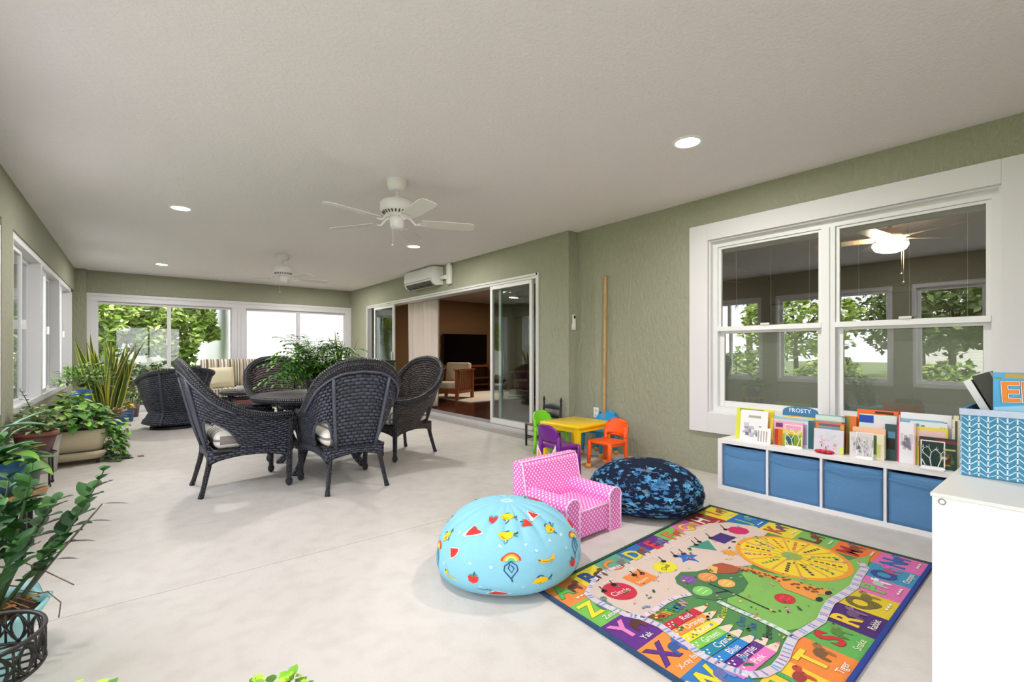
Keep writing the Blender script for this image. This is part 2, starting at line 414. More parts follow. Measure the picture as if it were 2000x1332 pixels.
# unseen window behind the viewer, added to let in light
for xa, xb in ((-.6, 1.5),):
    wn += 1; w = sroot('window_%d' % wn, (xa, -2.5, .56)); f = MB((232, 232, 236)); l = xb-xa
    f.bb(0, l, -.05, .05, 0, .06); f.bb(0, l, -.05, .05, 1.5, 1.56)
    for k in (0, .5, 1): f.bb(max(0, l*k-.03), min(l, l*k+.03), -.05, .05, .06, 1.5)
    f.build('window_frame', SATIN, w); p = MB(); p.bb(.03, l-.03, -.003, .003, .06, 1.5); p.build('pane', M_GLASS, w)
# ------------------------------------------------------------------ far sliding glass, full height
wn += 1
w = sroot('window_%d' % wn, (-.646, YB, 0)); f = MB((222, 220, 226)); Wd = 3.931+.646
f.bb(0, Wd, -.02, .1, 1.985, 2.12); f.bb(0, Wd, -.035, .1, 2.07, 2.12); f.bb(0, Wd, -.02, .1, 0, .07)
f.bb(0, .13, -.02, .1, .07, 1.985); f.bb(0, .06, -.035, .1, .07, 2.07); f.bb(Wd-.13, Wd, -.02, .1, .07, 1.985); f.bb(Wd-.06, Wd, -.035, .1, .07, 2.07)
f.bb(2.17, 2.42, -.02, .1, .07, 1.985); f.bb(2.27, 2.32, -.035, .1, .07, 1.985)
f.build('window_frame', SATIN, w, bevel=.004)
for a, b in ((.13, 2.17), (2.42, Wd-.13)):
    mid = (a+b)/2
    s = MB((214, 212, 216)); s.bb(a, b, .03, .07, 1.94, 1.985); s.bb(a, b, .03, .07, .07, .12); s.bb(a, a+.02, .03, .07, .12, 1.94); s.bb(b-.02, b, .03, .07, .12, 1.94); s.bb(mid-.03, mid+.03, .0, .07, .12, 1.94)
    so = s.build('sash', SATIN, w)
    p = MB(); p.bb(a+.02, mid-.03, .045, .051, .12, 1.94); p.build('pane', M_GLASS, so)
    p = MB(); p.bb(mid+.03, b-.02, .045, .051, .12, 1.94); p.build('pane', M_GLASS, so)
    h = MB((235, 235, 238)); h.box((mid-.035, -.012, 1.28), (.025, .03, .12)); h.build('door_handle', SATIN, so, bevel=.004)
# ------------------------------------------------------------------ double hung window in the house wall
wn += 1
w = sroot('window_%d' % wn, (XR, (WY0+WY1)/2, WZ0)); cy = (WY0+WY1)/2; H = WZ1-WZ0; a, b = WY0-cy, WY1-cy
f = MB((226, 224, 228)); t = .03
f.bb(-t, 0, a-.18, a, -.18, H+.15); f.bb(-t, 0, b, b+.18, -.18, H+.15); f.bb(-t, 0, a, b, H, H+.15); f.bb(-t, 0, a, b, -.18, 0)
struct(f.build('window_trim', MATTE, w, bevel=.004), 'flat white trim around the double window')
f = MB((232, 232, 234))
f.bb(-.0, .19, a, a+.012, 0, H); f.bb(-.0, .19, b-.012, b, 0, H); f.bb(0, .19, a+.012, b-.012, H-.012, H); f.bb(0, .19, a+.012, b-.012, 0, .012)
x0, x1 = .055, .13
my = (1.216+1.353)/2-cy
f.bb(x0, x1, a+.012, a+.05, .012, H-.012); f.bb(x0, x1, b-.05, b-.012, .012, H-.012); f.bb(x0, x1, my-.045, my+.045, .055, H-.06); f.bb(x0-.01, x0, my-.01, my+.01, .055, H-.06)
f.bb(x0, x1, a+.05, b-.05, H-.06, H-.012); f.bb(x0, x1, a+.05, b-.05, .012, .055)
f.build('window_frame', SATIN, w)
for k, (p, q) in enumerate(((a+.05, my-.045), (my+.045, b-.05))):
    s = MB((236, 236, 238)); zt0, zt1 = .735, H-.0605          # upper sash (outer), lower sash (inner)
    p += .001; q -= .001; s.bb(.07, .0995, p, p+.025, zt0+.04, zt1); s.bb(.07, .0995, q-.025, q, zt0+.04, zt1); s.bb(.07, .0995, p+.025, q-.025, zt1-.02, zt1); s.bb(.05, .0995, p, q, zt0, zt0+.04)
    so = s.build('upper_sash', SATIN, w, bevel=.002); gl = MB(); gl.bb(.083, .087, p+.025, q-.025, zt0+.04, zt1-.02); gl.build('pane', M_GLASS_LOWE, so)
    s = MB((236, 236, 238)); s.bb(.10, .129, p, p+.04, .056, zt0+.03); s.bb(.10, .129, q-.04, q, .056, zt0+.03); s.bb(.10, .129, p+.04, q-.04, .056, .105); s.bb(.10, .129, p+.04, q-.04, zt0-.02, zt0+.03)
    so = s.build('lower_sash', SATIN, w, bevel=.002); gl = MB(); gl.bb(.113, .117, p+.04, q-.04, .105, zt0-.02); gl.build('pane', M_GLASS_LOWE, so)
    lk = MB((225, 225, 225)); lk.box((.05, (p+q)/2, zt0+.05), (.02, .07, .018)); lk.build('sash_lock', SATIN, w, bevel=.003)
    bl = MB((222, 222, 214)); z = .09
    while z < zt0-.03: bl.box((.165, (p+q)/2, z), (.024, q-p-.02, .0012), ry=radians(68)); z += .021
    bl.bb(.15, .18, p+.01, q-.01, H-.10, H-.065)
    for yy in (p+.12, (p+q)/2, q-.12): bl.tube([(.165, yy, .09), (.165, yy, H-.09)], .0012, 4)
    bo = bl.build('blind_%s' % ('slats'), MATTE, w)
# ------------------------------------------------------------------ big sliding door to the living room
d = sroot('door_1', (XD, (DY0+DY1)/2, 0)); cy = (DY0+DY1)/2
f = MB((206, 206, 202)); a, b = DY0-cy, DY1-cy
f.bb(.0, .2, a, b, DZ1-.035, DZ1); f.bb(-.012, .2, a, b, DZ1-.0, DZ1+.03)
f.bb(-.012, .03, a-.02, a+.035, DZ0, DZ1+.03); f.bb(-.012, .2, b-.03, b+.02, DZ0, DZ1+.03)
f.build('door_frame', SATIN, d, bevel=.003)
f = MB((168, 166, 166)); f.bb(-.12, .22, a-.03, b, 0, DZ0-.035, (168, 166, 164)); f.bb(-.03, .2, a-.03, b, DZ0-.035, DZ0, (205, 200, 200))
for x in (.0, .045, .09, .135): f.bb(x, x+.008, a, b, DZ0, DZ0+.012, (150, 150, 152))
f.build('door_sill', SATIN, d)
def door_panel(y0, y1, x, name='door_panel', fr=.05):
    y0 -= cy; y1 -= cy; s = MB((222, 222, 220))
    s.bb(x-.02, x+.02, y0, y0+fr, DZ0+.01, DZ1-.035); s.bb(x-.02, x+.02, y1-fr, y1, DZ0+.01, DZ1-.035)
    s.bb(x-.02, x+.02, y0+fr, y1-fr, DZ0+.01, DZ0+.085); s.bb(x-.02, x+.02, y0+fr, y1-fr, DZ1-.085, DZ1-.035)
    so = s.build(name, SATIN, d, bevel=.003); g_ = MB(); g_.bb(x-.003, x+.003, y0+fr, y1-fr, DZ0+.085, DZ1-.085); g_.build('pane', M_GLASS_DOOR, so)
    return so
door_panel(4.50, 5.40, .03); door_panel(4.42, 5.27, .085); door_panel(8.60, 9.55, .03); door_panel(8.72, 9.85, .085)
f = MB((95, 95, 96)); f.bb(.08, .11, a+.035, a+.12, DZ0, DZ1-.04); f.bb(.0, .02, b-.24, b-.03, DZ0, DZ1-.04, (120, 120, 122)); f.build('dark_strip', SATIN, d)  # dark grey strips at both ends of the door frame
h = MB((200, 200, 200)); h.box((-.01, 8.63-cy, 1.0), (.03, .03, .2)); h.build('door_handle', SATIN, d, bevel=.006)
# ------------------------------------------------------------------ recessed lights
def downlight(x, y, label, pw=26):
    t = thing('recessed_light', label, 'ceiling light', (x, y, CEILZ), 0, 'recessed ceiling lights')
    r = MB((245, 245, 245), True); r.lathe([(.075, -.002), (.078, -.008), (.098, -.006), (.102, 0)], seg=32); r.build('trim_ring', SATIN, t)
    l = MB(); l.disc((0, 0, -.004), .077, 32, up=False); l.build('diffuser', emat((1, .97, .93), 9.), t)
    ld = bpy.data.lights.new('recessed_lamp', 'AREA'); ld.shape = 'DISK'; ld.size = .14; ld.energy = pw; ld.color = (1, .96, .90)
    lo = bpy.data.objects.new('recessed_lamp', ld); COL.objects.link(lo); lo.location = (x, y, CEILZ-.02)
LP = 9
for x, y, l in ((2.895, 1.72, 'lit round recessed light nearest the double window'), (.351, 5.62, 'lit recessed light in the middle of the left row'), (.341, 9.43, 'lit recessed light at the far end of the left row'),
             (2.91, 5.72, 'lit recessed light just past the blades of the nearer ceiling fan'), (2.886, 9.6, 'lit recessed light behind a blade of the farther ceiling fan'), (.35, 1.7, 'lit recessed light of the left row above the viewer')):
    downlight(x, y, l, LP)
# ------------------------------------------------------------------ living room seen through the sliding door
TVY = 11.1
g = MB(); g.bb(XD+.22, 9.6, 3.86, 11.3, -.02, DZ0, (70, 32, 22))
def wood_floor():
    m, nt, b = newmat('dark_plank_floor'); N = nt.nodes.new; K = nt.links.new
    tc = N('ShaderNodeTexCoord'); br = N('ShaderNodeTexBrick'); br.inputs['Scale'].default_value = 1; br.inputs['Brick Width'].default_value = 1.2; br.inputs['Row Height'].default_value = .13; br.inputs['Mortar Size'].default_value = .002
    br.inputs['Color1'].default_value = (*L((78, 38, 26)), 1); br.inputs['Color2'].default_value = (*L((56, 26, 20)), 1); br.inputs['Mortar'].default_value = (*L((24, 12, 10)), 1)
    K(tc.outputs['Object'], br.inputs['Vector']); K(br.outputs['Color'], b.inputs['Base Color']); b.inputs['Roughness'].default_value = .18
    return m
struct(g.build('floor_living', wood_floor()), 'dark reddish plank floor of the living room')
M_TAN = stucco('tan_paint', (140, 108, 74), (134, 102, 70), 60, .05, .002)
g = MB(); g.bb(XD+.22, 9.6, TVY, TVY+.2, 0, 2.51); g.bb(9.6, 9.8, 3.86, TVY+.2, 0, 2.51); g.bb(XD+.22, 9.8, 3.86, 3.98, 0, 2.51)
struct(g.build('wall_living', M_TAN), 'brown painted living room walls')
g = MB((196, 184, 172)); g.bb(XD+.22, 9.8, 3.86, 11.3, 2.5, 2.75); struct(g.build('ceiling_living', MATTE), 'living room ceiling')
def curtain(name, label, x, y0, y1, z0, z1, folds, amp, col):
    g = MB(col, True)
    g.grid(lambda u, v: Vector((x+amp*sin(u*folds*2*pi)*(.75+.25*v)+amp*.3*sin(u*folds*5.1+2), y0+(y1-y0)*u+.01*sin(u*folds*4*pi), z0+(z1-z0)*v)), folds*12, 8)
    return tag(g.build(name, FABRIC, solid=.003), label, 'curtain')
curtain('curtain', 'pale sheer floor-length curtain gathered at the left of the open sliding door', XD+.34, 7.5, 8.5, DZ0+.02, 2.3, 6, .085, (240, 228, 220))
t = thing('television', 'large black flat television on the brown living room wall', 'television', (7.16, TVY-.12, .74))
g = MB((8, 8, 9)); g.bb(-.72, .72, -.03, .03, .03, .85); g.build('casing', SATIN, t, bevel=.006)
g = MB((4, 4, 5)); g.bb(-.705, .705, -.0335, -.031, .045, .838); g.build('screen', paint(.12), t)
g = MB((12, 12, 12)); g.box((0, 0, .005), (.5, .2, .01)); g.box((0, 0, .02), (.06, .04, .03)); g.build('stand', SATIN, t)
t = thing('media_console', 'low wooden console under the living room television', 'console', (7.1, TVY-.30, DZ0))
g = MB((120, 66, 36)); g.bb(-.85, .85, -.24, .24, .60, .65); g.build('top', SATIN, t, bevel=.004)
for sx in (-1, 1):
    for sy in (-1, 1): g = MB((108, 58, 32)); g.box((sx*.78, sy*.19, .3), (.06, .06, .6)); g.build('leg', SATIN, t)
g = MB((96, 52, 30)); g.bb(-.8, .8, -.22, .22, .28, .31); g.bb(-.8, .8, -.22, .22, .1, .13); g.build('shelf', SATIN, t)
t = thing('slatted_armchair', 'wooden slat-sided armchair with cream seat inside the living room', 'armchair', (5.35, 8.75, DZ0), radians(-62))
g = MB((142, 78, 38))
for x in (-.33, .33):
    for y in (-.33, .33): g.box((x, y, .32), (.06, .06, .64))
    g.bb(x-.045, x+.045, -.4, .4, .62, .65); g.bb(x-.02, x+.02, -.33, .33, .14, .2)
    for k in range(7): g.box((x, -.24+.08*k, .4), (.014, .04, .42))
g.bb(-.33, .33, -.35, -.31, .14, .24); g.bb(-.33, .33, .31, .35, .14, .24)
g.build('frame', SATIN, t)
g = MB((214, 196, 170)); g.rbox((0, 0, .3), (.6, .64, .14), .04); g.build('seat_cushion', FABRIC, t)
g = MB((206, 188, 162)); g.rbox((0, .3, .55), (.58, .14, .45), .04, rx=-.15); g.build('back_cushion', FABRIC, t)
g = MB((214, 204, 188)); g.box((6.5, 8.8, DZ0+.006), (2.6, 2.0, .012)); tag(g.build('area_rug', FABRIC), 'cream rug on the dark living room floor', 'rug')
t = thing('leather_armchair', 'brown leather armchair beside the sliding glass panel', 'armchair', (6.9, 7.9, DZ0), 0)
for nm, c_, d_ in (('seat_cushion', (0, 0, .3), (.6, .7, .2)), ('backrest', (.32, 0, .5), (.2, .75, .7)), ('armrest', (0, .36, .35), (.8, .14, .45)), ('armrest', (0, -.36, .35), (.8, .14, .45)), ('base', (0, 0, .12), (.75, .75, .14))):
    g = MB((104, 52, 40)); g.rbox(c_, d_, .05); g.build(nm, SATIN, t)
# ------------------------------------------------------------------ bedroom seen through the double window
M_BED = stucco('taupe_paint', (148, 124, 104), (142, 118, 98), 60, .04, .002)
g = MB(); g.bb(9.1, 9.2, -2.4, 3.84, 0, 2.51); g.bb(XR+.2, 9.2, 3.76, 3.85, 0, 2.51); g.bb(XR+.2, 9.2, -2.5, -2.4, 0, 2.51)
struct(g.build('wall_bedroom', M_BED), 'taupe bedroom walls')
g = MB((150, 140, 128)); g.bb(XR+.2, 9.2, -2.5, 3.85, 2.5, 2.75); struct(g.build('ceiling_bedroom', MATTE), 'bedroom ceiling')
g = MB((90, 70, 56)); g.bb(XR+.2, 9.2, -2.5, 3.85, -.05, .05); struct(g.build('floor_bedroom', MATTE), 'bedroom floor')
t = thing('picture_frame', 'dark framed picture on the bedroom wall behind the left window', 'picture', (9.07, 4.0-.55, 1.75), 0)
g = MB((30, 24, 22)); g.bb(-.03, .0, -.3, .3, -.22, .22); g.build('frame', SATIN, t)
g = MB((190, 182, 170)); g.bb(-.034, -.031, -.27, .27, -.19, .19); g.bb(-.036, -.034, -.16, .14, -.12, .1, (120, 110, 100)); g.build('print', MATTE, t)
def bed_fan():
    t = thing('ceiling_fan', 'bedroom ceiling fan with a glowing bowl light, seen through the window', 'ceiling fan', (6.16, 1.35, 2.5))
    g = MB((190, 170, 145), True); g.lathe([(0, 0), (.07, 0), (.06, -.05), (.02, -.06), (.02, -.12), (.12, -.13), (.14, -.2), (.09, -.26), (0, -.26)]); g.build('motor_housing', SATIN, t)
    for k in range(5):
        a = radians(-42+72*k); g = MB((176, 156, 132)); M = Matrix.Rotation(a, 4, 'Z')
        g.M = M; g.box((.40, 0, -.215), (.52, .13, .008), rx=.2); g.box((.13, 0, -.22), (.12, .03, .01)); g.build('blade', SATIN, t)
    g = MB((255, 240, 215), True); g.lathe([(.15, -.27), (.155, -.29), (.13, -.335), (.07, -.36), (0, -.365)]); g.build('light_bowl', emat((1, .86, .66), 26.), t)
    for dx in (-.03, .05): g = MB((220, 200, 170)); g.tube([(dx, -.1, -.3), (dx, -.1, -.62-dx)], .002, 5); g.ball((dx, -.1, -.63-dx), .01); g.build('pull_chain', SATIN, t)
bed_fan()
g = MB((160, 140, 120)); g.bb(9.0, 9.1, .2, 2.2, 2.0, 2.08); g.bb(9.0, 9.1, .2, .28, 0, 2.0); g.bb(9.0, 9.1, 2.12, 2.2, 0, 2.0); g.bb(9.06, 9.1, .28, 2.12, 0, 2.0, (120, 100, 84)); struct(g.build('door_2', MATTE), 'bedroom closet doorway')
ld = bpy.data.lights.new('living_fill', 'AREA'); ld.shape = 'DISK'; ld.size = .3; ld.energy = 16; ld.color = (1, .88, .72)  # unseen fill light added to brighten the living room
lo = bpy.data.objects.new('living_fill', ld); COL.objects.link(lo); lo.location = (6.6, 8.6, 2.48)
# ================================================================== wicker dining set
random.seed(9)
DK = (44, 44, 52)
def cr(keys, t):
    """smooth interpolation through (t, value) keys"""
    for i in range(len(keys)-1):
        a, b = keys[i], keys[i+1]
        if t <= b[0] or i == len(keys)-2:
            k = max(0, min(1, (t-a[0])/(b[0]-a[0])))
            k0 = keys[max(i-1, 0)]; k3 = keys[min(i+2, len(keys)-1)]
            def d(p, q, n): return (q[1][n]-p[1][n])/(q[0]-p[0]) if q[0] != p[0] else 0
            out = []
            for n in range(len(a[1])):
                h = b[0]-a[0]; m0 = d(k0, b, n)*h; m1 = d(a, k3, n)*h
                out.append((2*k**3-3*k*k+1)*a[1][n]+(k**3-2*k*k+k)*m0+(-2*k**3+3*k*k)*b[1][n]+(k**3-k*k)*m1)
            return Vector(out)
TOPK = [(0, (0, -.44, 1.02)), (.2, (.17, -.425, .99)), (.4, (.305, -.36, .88)), (.55, (.345, -.24, .74)), (.7, (.335, -.06, .635)), (.85, (.32, .12, .592)), (1, (.30, .29, .590))]
BOTK = [(0, (0, -.25, .33)), (.2, (.12, -.25, .33)), (.4, (.195, -.235, .33)), (.55, (.225, -.12, .33)), (.7, (.25, .02, .33)), (.85, (.268, .16, .33)), (1, (.28, .275, .33))]
def shell_pt(u, v, off=0.):
    """u -1..1 round the chair, v 0 seat rail .. 1 rim"""
    a = abs(u); sg = -1 if u < 0 else 1
    p = cr(BOTK, a); q = cr(TOPK, a)
    w = v**.85
    x = p.x+(q.x-p.x)*w; y = p.y+(q.y-p.y)*w; z = p.z+(q.z-p.z)*v
    return Vector((sg*x, y, z))
def dining_chair(label, loc, rz, wick):
    t = thing('dining_chair', label, 'chair', loc, rz, 'wicker armchairs around the dining table')
    # back and side shell with the cut-out at the rear of each side
    def hole(u, v):
        a = abs(u); 
        return .31 < a < .63 and v < .50*sqrt(max(0, 1-((a-.47)/.16)**4))*(1 if a > .47 else .9)
    g = MB(DK, True)
    g.grid(lambda u, v: shell_pt(-.28+.56*u, v), 16, 22, uvf=lambda u, v: ((u-.5)*.42, v*.72)); g.build('backrest', wick, t, solid=.016)
    for s in (-1, 1):
        g = MB(DK, True)
        f = (lambda u, v: shell_pt(.28+.72*u, v)) if s > 0 else (lambda u, v: shell_pt(-1+.72*u, v))
        hk = (lambda u, v: hole(.28+.72*u, v)) if s > 0 else (lambda u, v: hole(-1+.72*u, v))
        g.grid(f, 36, 22, skip=hk, uvf=lambda u, v: (u*.72, v*(.38+.34*abs((u if s < 0 else 1-u))))); g.build('side_panel', wick, t, solid=.016)
        # edge of the cut-out
        g = MB((60, 60, 68)); pts = []
        for k in range(17):
            a = .315+.31*k/16; v = .50*sqrt(max(0, 1-((a-.47)/.16)**4))*(1 if a > .47 else .9)
            pts.append(shell_pt(s*a, v))
        g.col = (76, 78, 92); g.tube(pts, .010, 6, (76, 78, 92)); g.build('cane_edge', SATIN, t)
    g = MB(DK, True); pts = [shell_pt(-1+2*k/48, 1) for k in range(49)]
    g.tube(pts, .026, 10, flat=1.5); g.build('rim', M_RIM, t)
    g = MB(DK, True)
    def band(u, v):
        w_ = -1+2*u; lo = .905-.0*abs(w_); q_ = shell_pt(w_, lo+(1-lo)*v); n_ = Vector((q_.x, q_.y+.05, 0)).normalized()
        return q_+n_*.016
    g.grid(band, 60, 2, uvf=lambda u, v: (v*.09, u*1.9)); g.build('rim_band', M_RIM, t, solid=.012)
    g = MB((74, 76, 90), True); pts = [shell_pt(-.66+1.32*k/40, .90)+Vector((shell_pt(-.66+1.32*k/40, .9).x*.05, -.022*(1-abs(-.66+1.32*k/40)), 0)) for k in range(41)]
    g.tube(pts, .010, 6, (78, 80, 94)); g.build('cane_band', SATIN, t)
    # seat frame and apron
    g = MB(DK)
    ring = [(.29, .29), (.225, -.27), (-.225, -.27), (-.29, .29)]
    for (x0, y0), (x1, y1) in zip(ring, ring[1:]+ring[:1]):
        n = Vector((y1-y0, -(x1-x0), 0)).normalized(); N_ = 10; L0 = sqrt((x1-x0)**2+(y1-y0)**2)
        def fn(u, v, x0=x0, y0=y0, x1=x1, y1=y1): return Vector((x0+(x1-x0)*u, y0+(y1-y0)*u, (.235+.055*sin(pi*u)**.6)*(1-v)+.345*v))
        g.grid(fn, N_, 3, uvf=lambda u, v: (u*L0, v*.1))
    g.build('apron', wick, t, solid=.014)
    g = MB(DK); g.rbox((0, .01, .335), (.50, .52, .03), .012); g.build('seat', wick, t)
    g = MB((236, 232, 224), True)
    g.rbox((0, .015, .415), (.45, .50, .14), .06, 4, puff=.012)
    # stripes: white and grey bands woven in the cover
    for i, f in enumerate(g.f):
        c = sum((Vector(g.v[k]) for k in f), Vector())/len(f)
        if int((c.x+5)/.022) % 3 == 0 or (.405 < c.z < .425 and (abs(c.x) > .2 or abs(c.y) > .22)): g.c[i] = L((142, 134, 130))
    g.build('seat_cushion', FABRIC, t)
    for s in (-1, 1):
        g = MB((52, 52, 60), True); g.tube([shell_pt(s*.27, v_)+Vector((s*.004, -.017, 0)) for v_ in (.90, .75, .6, .4, .2, 0.)], .014, 8, (78, 80, 94)); g.build('back_post', SATIN, t)
        g = MB((46, 46, 54), True); g.tube([(s*.19, -.25, .34), (s*.205, -.27, .22), (s*.23, -.31, .05), (s*.238, -.325, 0)], [.022, .02, .017, .021], 8); g.build('leg', M_RIM, t)
        g = MB((46, 46, 54), True); g.tube([(s*.30, .295, .58), (s*.29, .29, .4), (s*.283, .285, .3)], [.022, .024, .024], 8)
        g.tube([(s*.283, .285, .3), (s*.28, .283, .12), (s*.28, .283, .065), (s*.28, .283, .045), (s*.28, .283, .02), (s*.28, .283, 0)], [.024, .021, .019, .028, .026, .012], 10); g.build('leg', M_RIM, t)
    return t
dining_chair('dark wicker armchair seen from its side at the left of the round table', (.70, 4.44, 0), radians(-88), M_WICK)
ch = [('dark wicker armchair with its tall rounded back to the viewer, in front of the table', (1.385, 3.98, 0), radians(-1), M_WICK),
      ('dark wicker armchair in a painted sun-side tone at the right of the table near the sliding door', (2.21, 4.71, 0), radians(106), M_WICK_SUN),
      ('dark wicker armchair in a painted sun-side tone on the far side of the table behind the potted plant', (1.30, 5.50, 0), radians(186), M_WICK_SUN)]
for l_, p_, r_, w_ in ch: dining_chair(l_, p_, r_, w_)
# ------------------------------------------------------------------ round table
t = thing('dining_table', 'round dark wicker dining table with a grey speckled top', 'table', (1.42, 4.75, 0))
g = MB((92, 92, 98), True); g.lathe([(0, .70), (.555, .70), (.575, .695)], seg=48); g.build('tabletop', stucco('speckled_stone', (120, 120, 124), (84, 84, 92), 160, .1, .002, rough=.3), t)
g = MB(DK, True); g.lathe([(.57, .698), (.60, .695), (.612, .672), (.60, .648), (.56, .64), (0, .64)], seg=48); g.build('rim', M_RIM, t)
g = MB(DK, True); g.lathe([(.38, .64), (.37, .57)], seg=40); g.build('apron', M_WICK, t, solid=.012)
g = MB(DK, True)
for k in range(4):
    a = pi/4+k*pi/2; c_, s_ = cos(a), sin(a)
    g = MB(DK, True); g.tube([(c_*.44, s_*.44, .6), (c_*.40, s_*.40, .42), (c_*.28, s_*.28, .22), (c_*.36, s_*.36, .08), (c_*.44, s_*.44, 0)], [.03, .032, .035, .03, .03], 10); g.build('leg', M_WICK, t)
g = MB(DK, True); g.lathe([(.0, .2), (.27, .2), (.27, .23), (0, .23)], seg=32); g.build('shelf', M_WICK, t)
g = MB(DK, True); g.lathe([(.12, .23), (.10, .42), (.16, .64)], seg=24); g.build('pedestal', M_WICK, t)
# ------------------------------------------------------------------ ottoman added to fill the dark area below the table
t = thing('ottoman', 'dark wicker ottoman with a dull red cushion, added to fill the dark area behind the dining table', 'ottoman', (1.35, 7.3, 0))
g = MB(DK, True); g.lathe([(.27, 0), (.30, .02), (.26, .15), (.30, .30), (.31, .32)], seg=32, sq=5); g.build('base', M_WICK, t)
g = MB((92, 48, 44), True); g.rbox((0, 0, .37), (.56, .56, .1), .04); g.build('cushion', FABRIC, t)
# ------------------------------------------------------------------ swivel chair seen from behind
t = thing('swivel_armchair', 'dark wicker swivel club chair with its back to the viewer', 'armchair', (.46, 8.45, 0), radians(12))
def club(u, v):
    a = -2.35+4.7*u          # around, 0 = rear (-y)
    f = v
    wst = .80 if f < .3 else 1
    prof = .50+.06*f if f > .22 else .50+.06*.22
    R = .37+.25*abs(f-.25)**.85 + (.02 if f < .1 else 0)
    ztop = .86-.24*(abs(a)/2.35)**1.4
    z = .07+(ztop-.07)*f
    lean = -.10*f
    q = 1/((abs(sin(a))**3.2+abs(cos(a))**3.2)**(1/3.2))
    return Vector((sin(a)*R*.76*q, -cos(a)*R*.72*q+lean+.06, z))
g = MB(DK, True); g.grid(club, 64, 24, uvf=lambda u, v: (u*2.4, v*.8)); g.build('shell', M_WICK, t, solid=.02)
g = MB((56, 58, 66), True); g.tube([club(k/60, 1) for k in range(61)], .03, 8, flat=1.2); g.build('rim', M_RIM, t)
for u in (.36, .64): g = MB((60, 60, 68), True); g.tube([club(u, k/14)+Vector((0, -.016, 0)) for k in range(15)], .014, 6, (70, 72, 86)); g.build('cane_post', SATIN, t)
g = MB((66, 70, 56), True); g.rbox((0, .04, .42), (.52, .52, .14), .05); g.build('seat_cushion', FABRIC, t)
g = MB((60, 66, 52), True); g.rbox((0, -.22, .66), (.50, .12, .30), .05, rx=.2); g.build('back_cushion', FABRIC, t)
g = MB(DK, True); g.lathe([(0, .10), (.31, .10), (.31, .06), (0, .06)], seg=32); g.build('seat_frame', M_WICK, t)
g = MB((24, 24, 26), True); g.lathe([(0, .035), (.29, .035), (.30, .0), (0, .0)], seg=40); g.lathe([(.1, .07), (.1, .03)], seg=20); g.build('swivel_base', SATIN, t)
# ------------------------------------------------------------------ striped sofa
STR = [(232, 226, 212), (150, 140, 122), (206, 198, 180), (112, 108, 92), (226, 214, 204), (170, 162, 140), (120, 104, 96), (214, 208, 190), (140, 138, 116), (236, 232, 222), (98, 94, 84), (190, 176, 158)]
def striped(g, dens=46.):
    for i, f in enumerate(g.f):
        x = sum(g.v[k][0] for k in f)/len(f)
        g.c[i] = L(STR[int((x+9)*dens) % len(STR)])
def pillow(cx, cy, cz, w, h, d, rx=0, rz=0, nu=44, nv=12):
    g = MB(smooth=True); R = Euler((rx, 0, rz)).to_matrix(); o = Vector((cx, cy, cz))
    for sgn in (-1, 1):
        def fn(u, v, sgn=sgn):
            a = (1-abs(2*u-1)**4)*(1-abs(2*v-1)**4)
            return R @ Vector(((u-.5)*w, sgn*d/2*(.15+.85*max(0, a)**.5), (v-.5)*h)) + o
        g.grid(fn if sgn < 0 else (lambda u, v: fn(1-u, v)), nu, nv)
    return g
t = thing('wicker_sofa', 'dark wicker sofa with striped cushions under the far windows', 'sofa', (1.98, 10.0, 0))
g = MB(DK, True); g.rbox((0, .02, .17), (2.3, .82, .26), .04); g.build('base', M_WICK, t)
g = MB(DK, True); g.rbox((0, .42, .48), (2.3, .10, .74), .04, rx=-.06); g.build('back_frame', M_WICK, t)
for s in (-1, 1): g = MB(DK, True); g.rbox((s*1.12, 0, .38), (.14, .84, .5), .05); g.build('armrest', M_WICK, t)
for k in (-1, 0, 1):
    g = pillow(k*.69, .27, .71, .70, .50, .20, -.12); striped(g); g.build('back_cushion', FABRIC, t)
    g = MB(smooth=True); g.grid(lambda u, v: Vector((k*.69+(u-.5)*.68, -.40+.66*v, .44+.02*sin(pi*u)*sin(pi*v))), 40, 6); g.grid(lambda u, v: Vector((k*.69+(u-.5)*.68, -.40, .30+.14*v)), 40, 2); striped(g); g.build('seat_cushion', FABRIC, t)
g = pillow(1.22, 9.86, .64, .40, .36, .13, -.2, .25, 10, 8); g.c = [L((228, 220, 190))]*len(g.c)
tag(g.build('throw_pillow', FABRIC), 'cream throw pillow at the left end of the striped sofa', 'pillow')
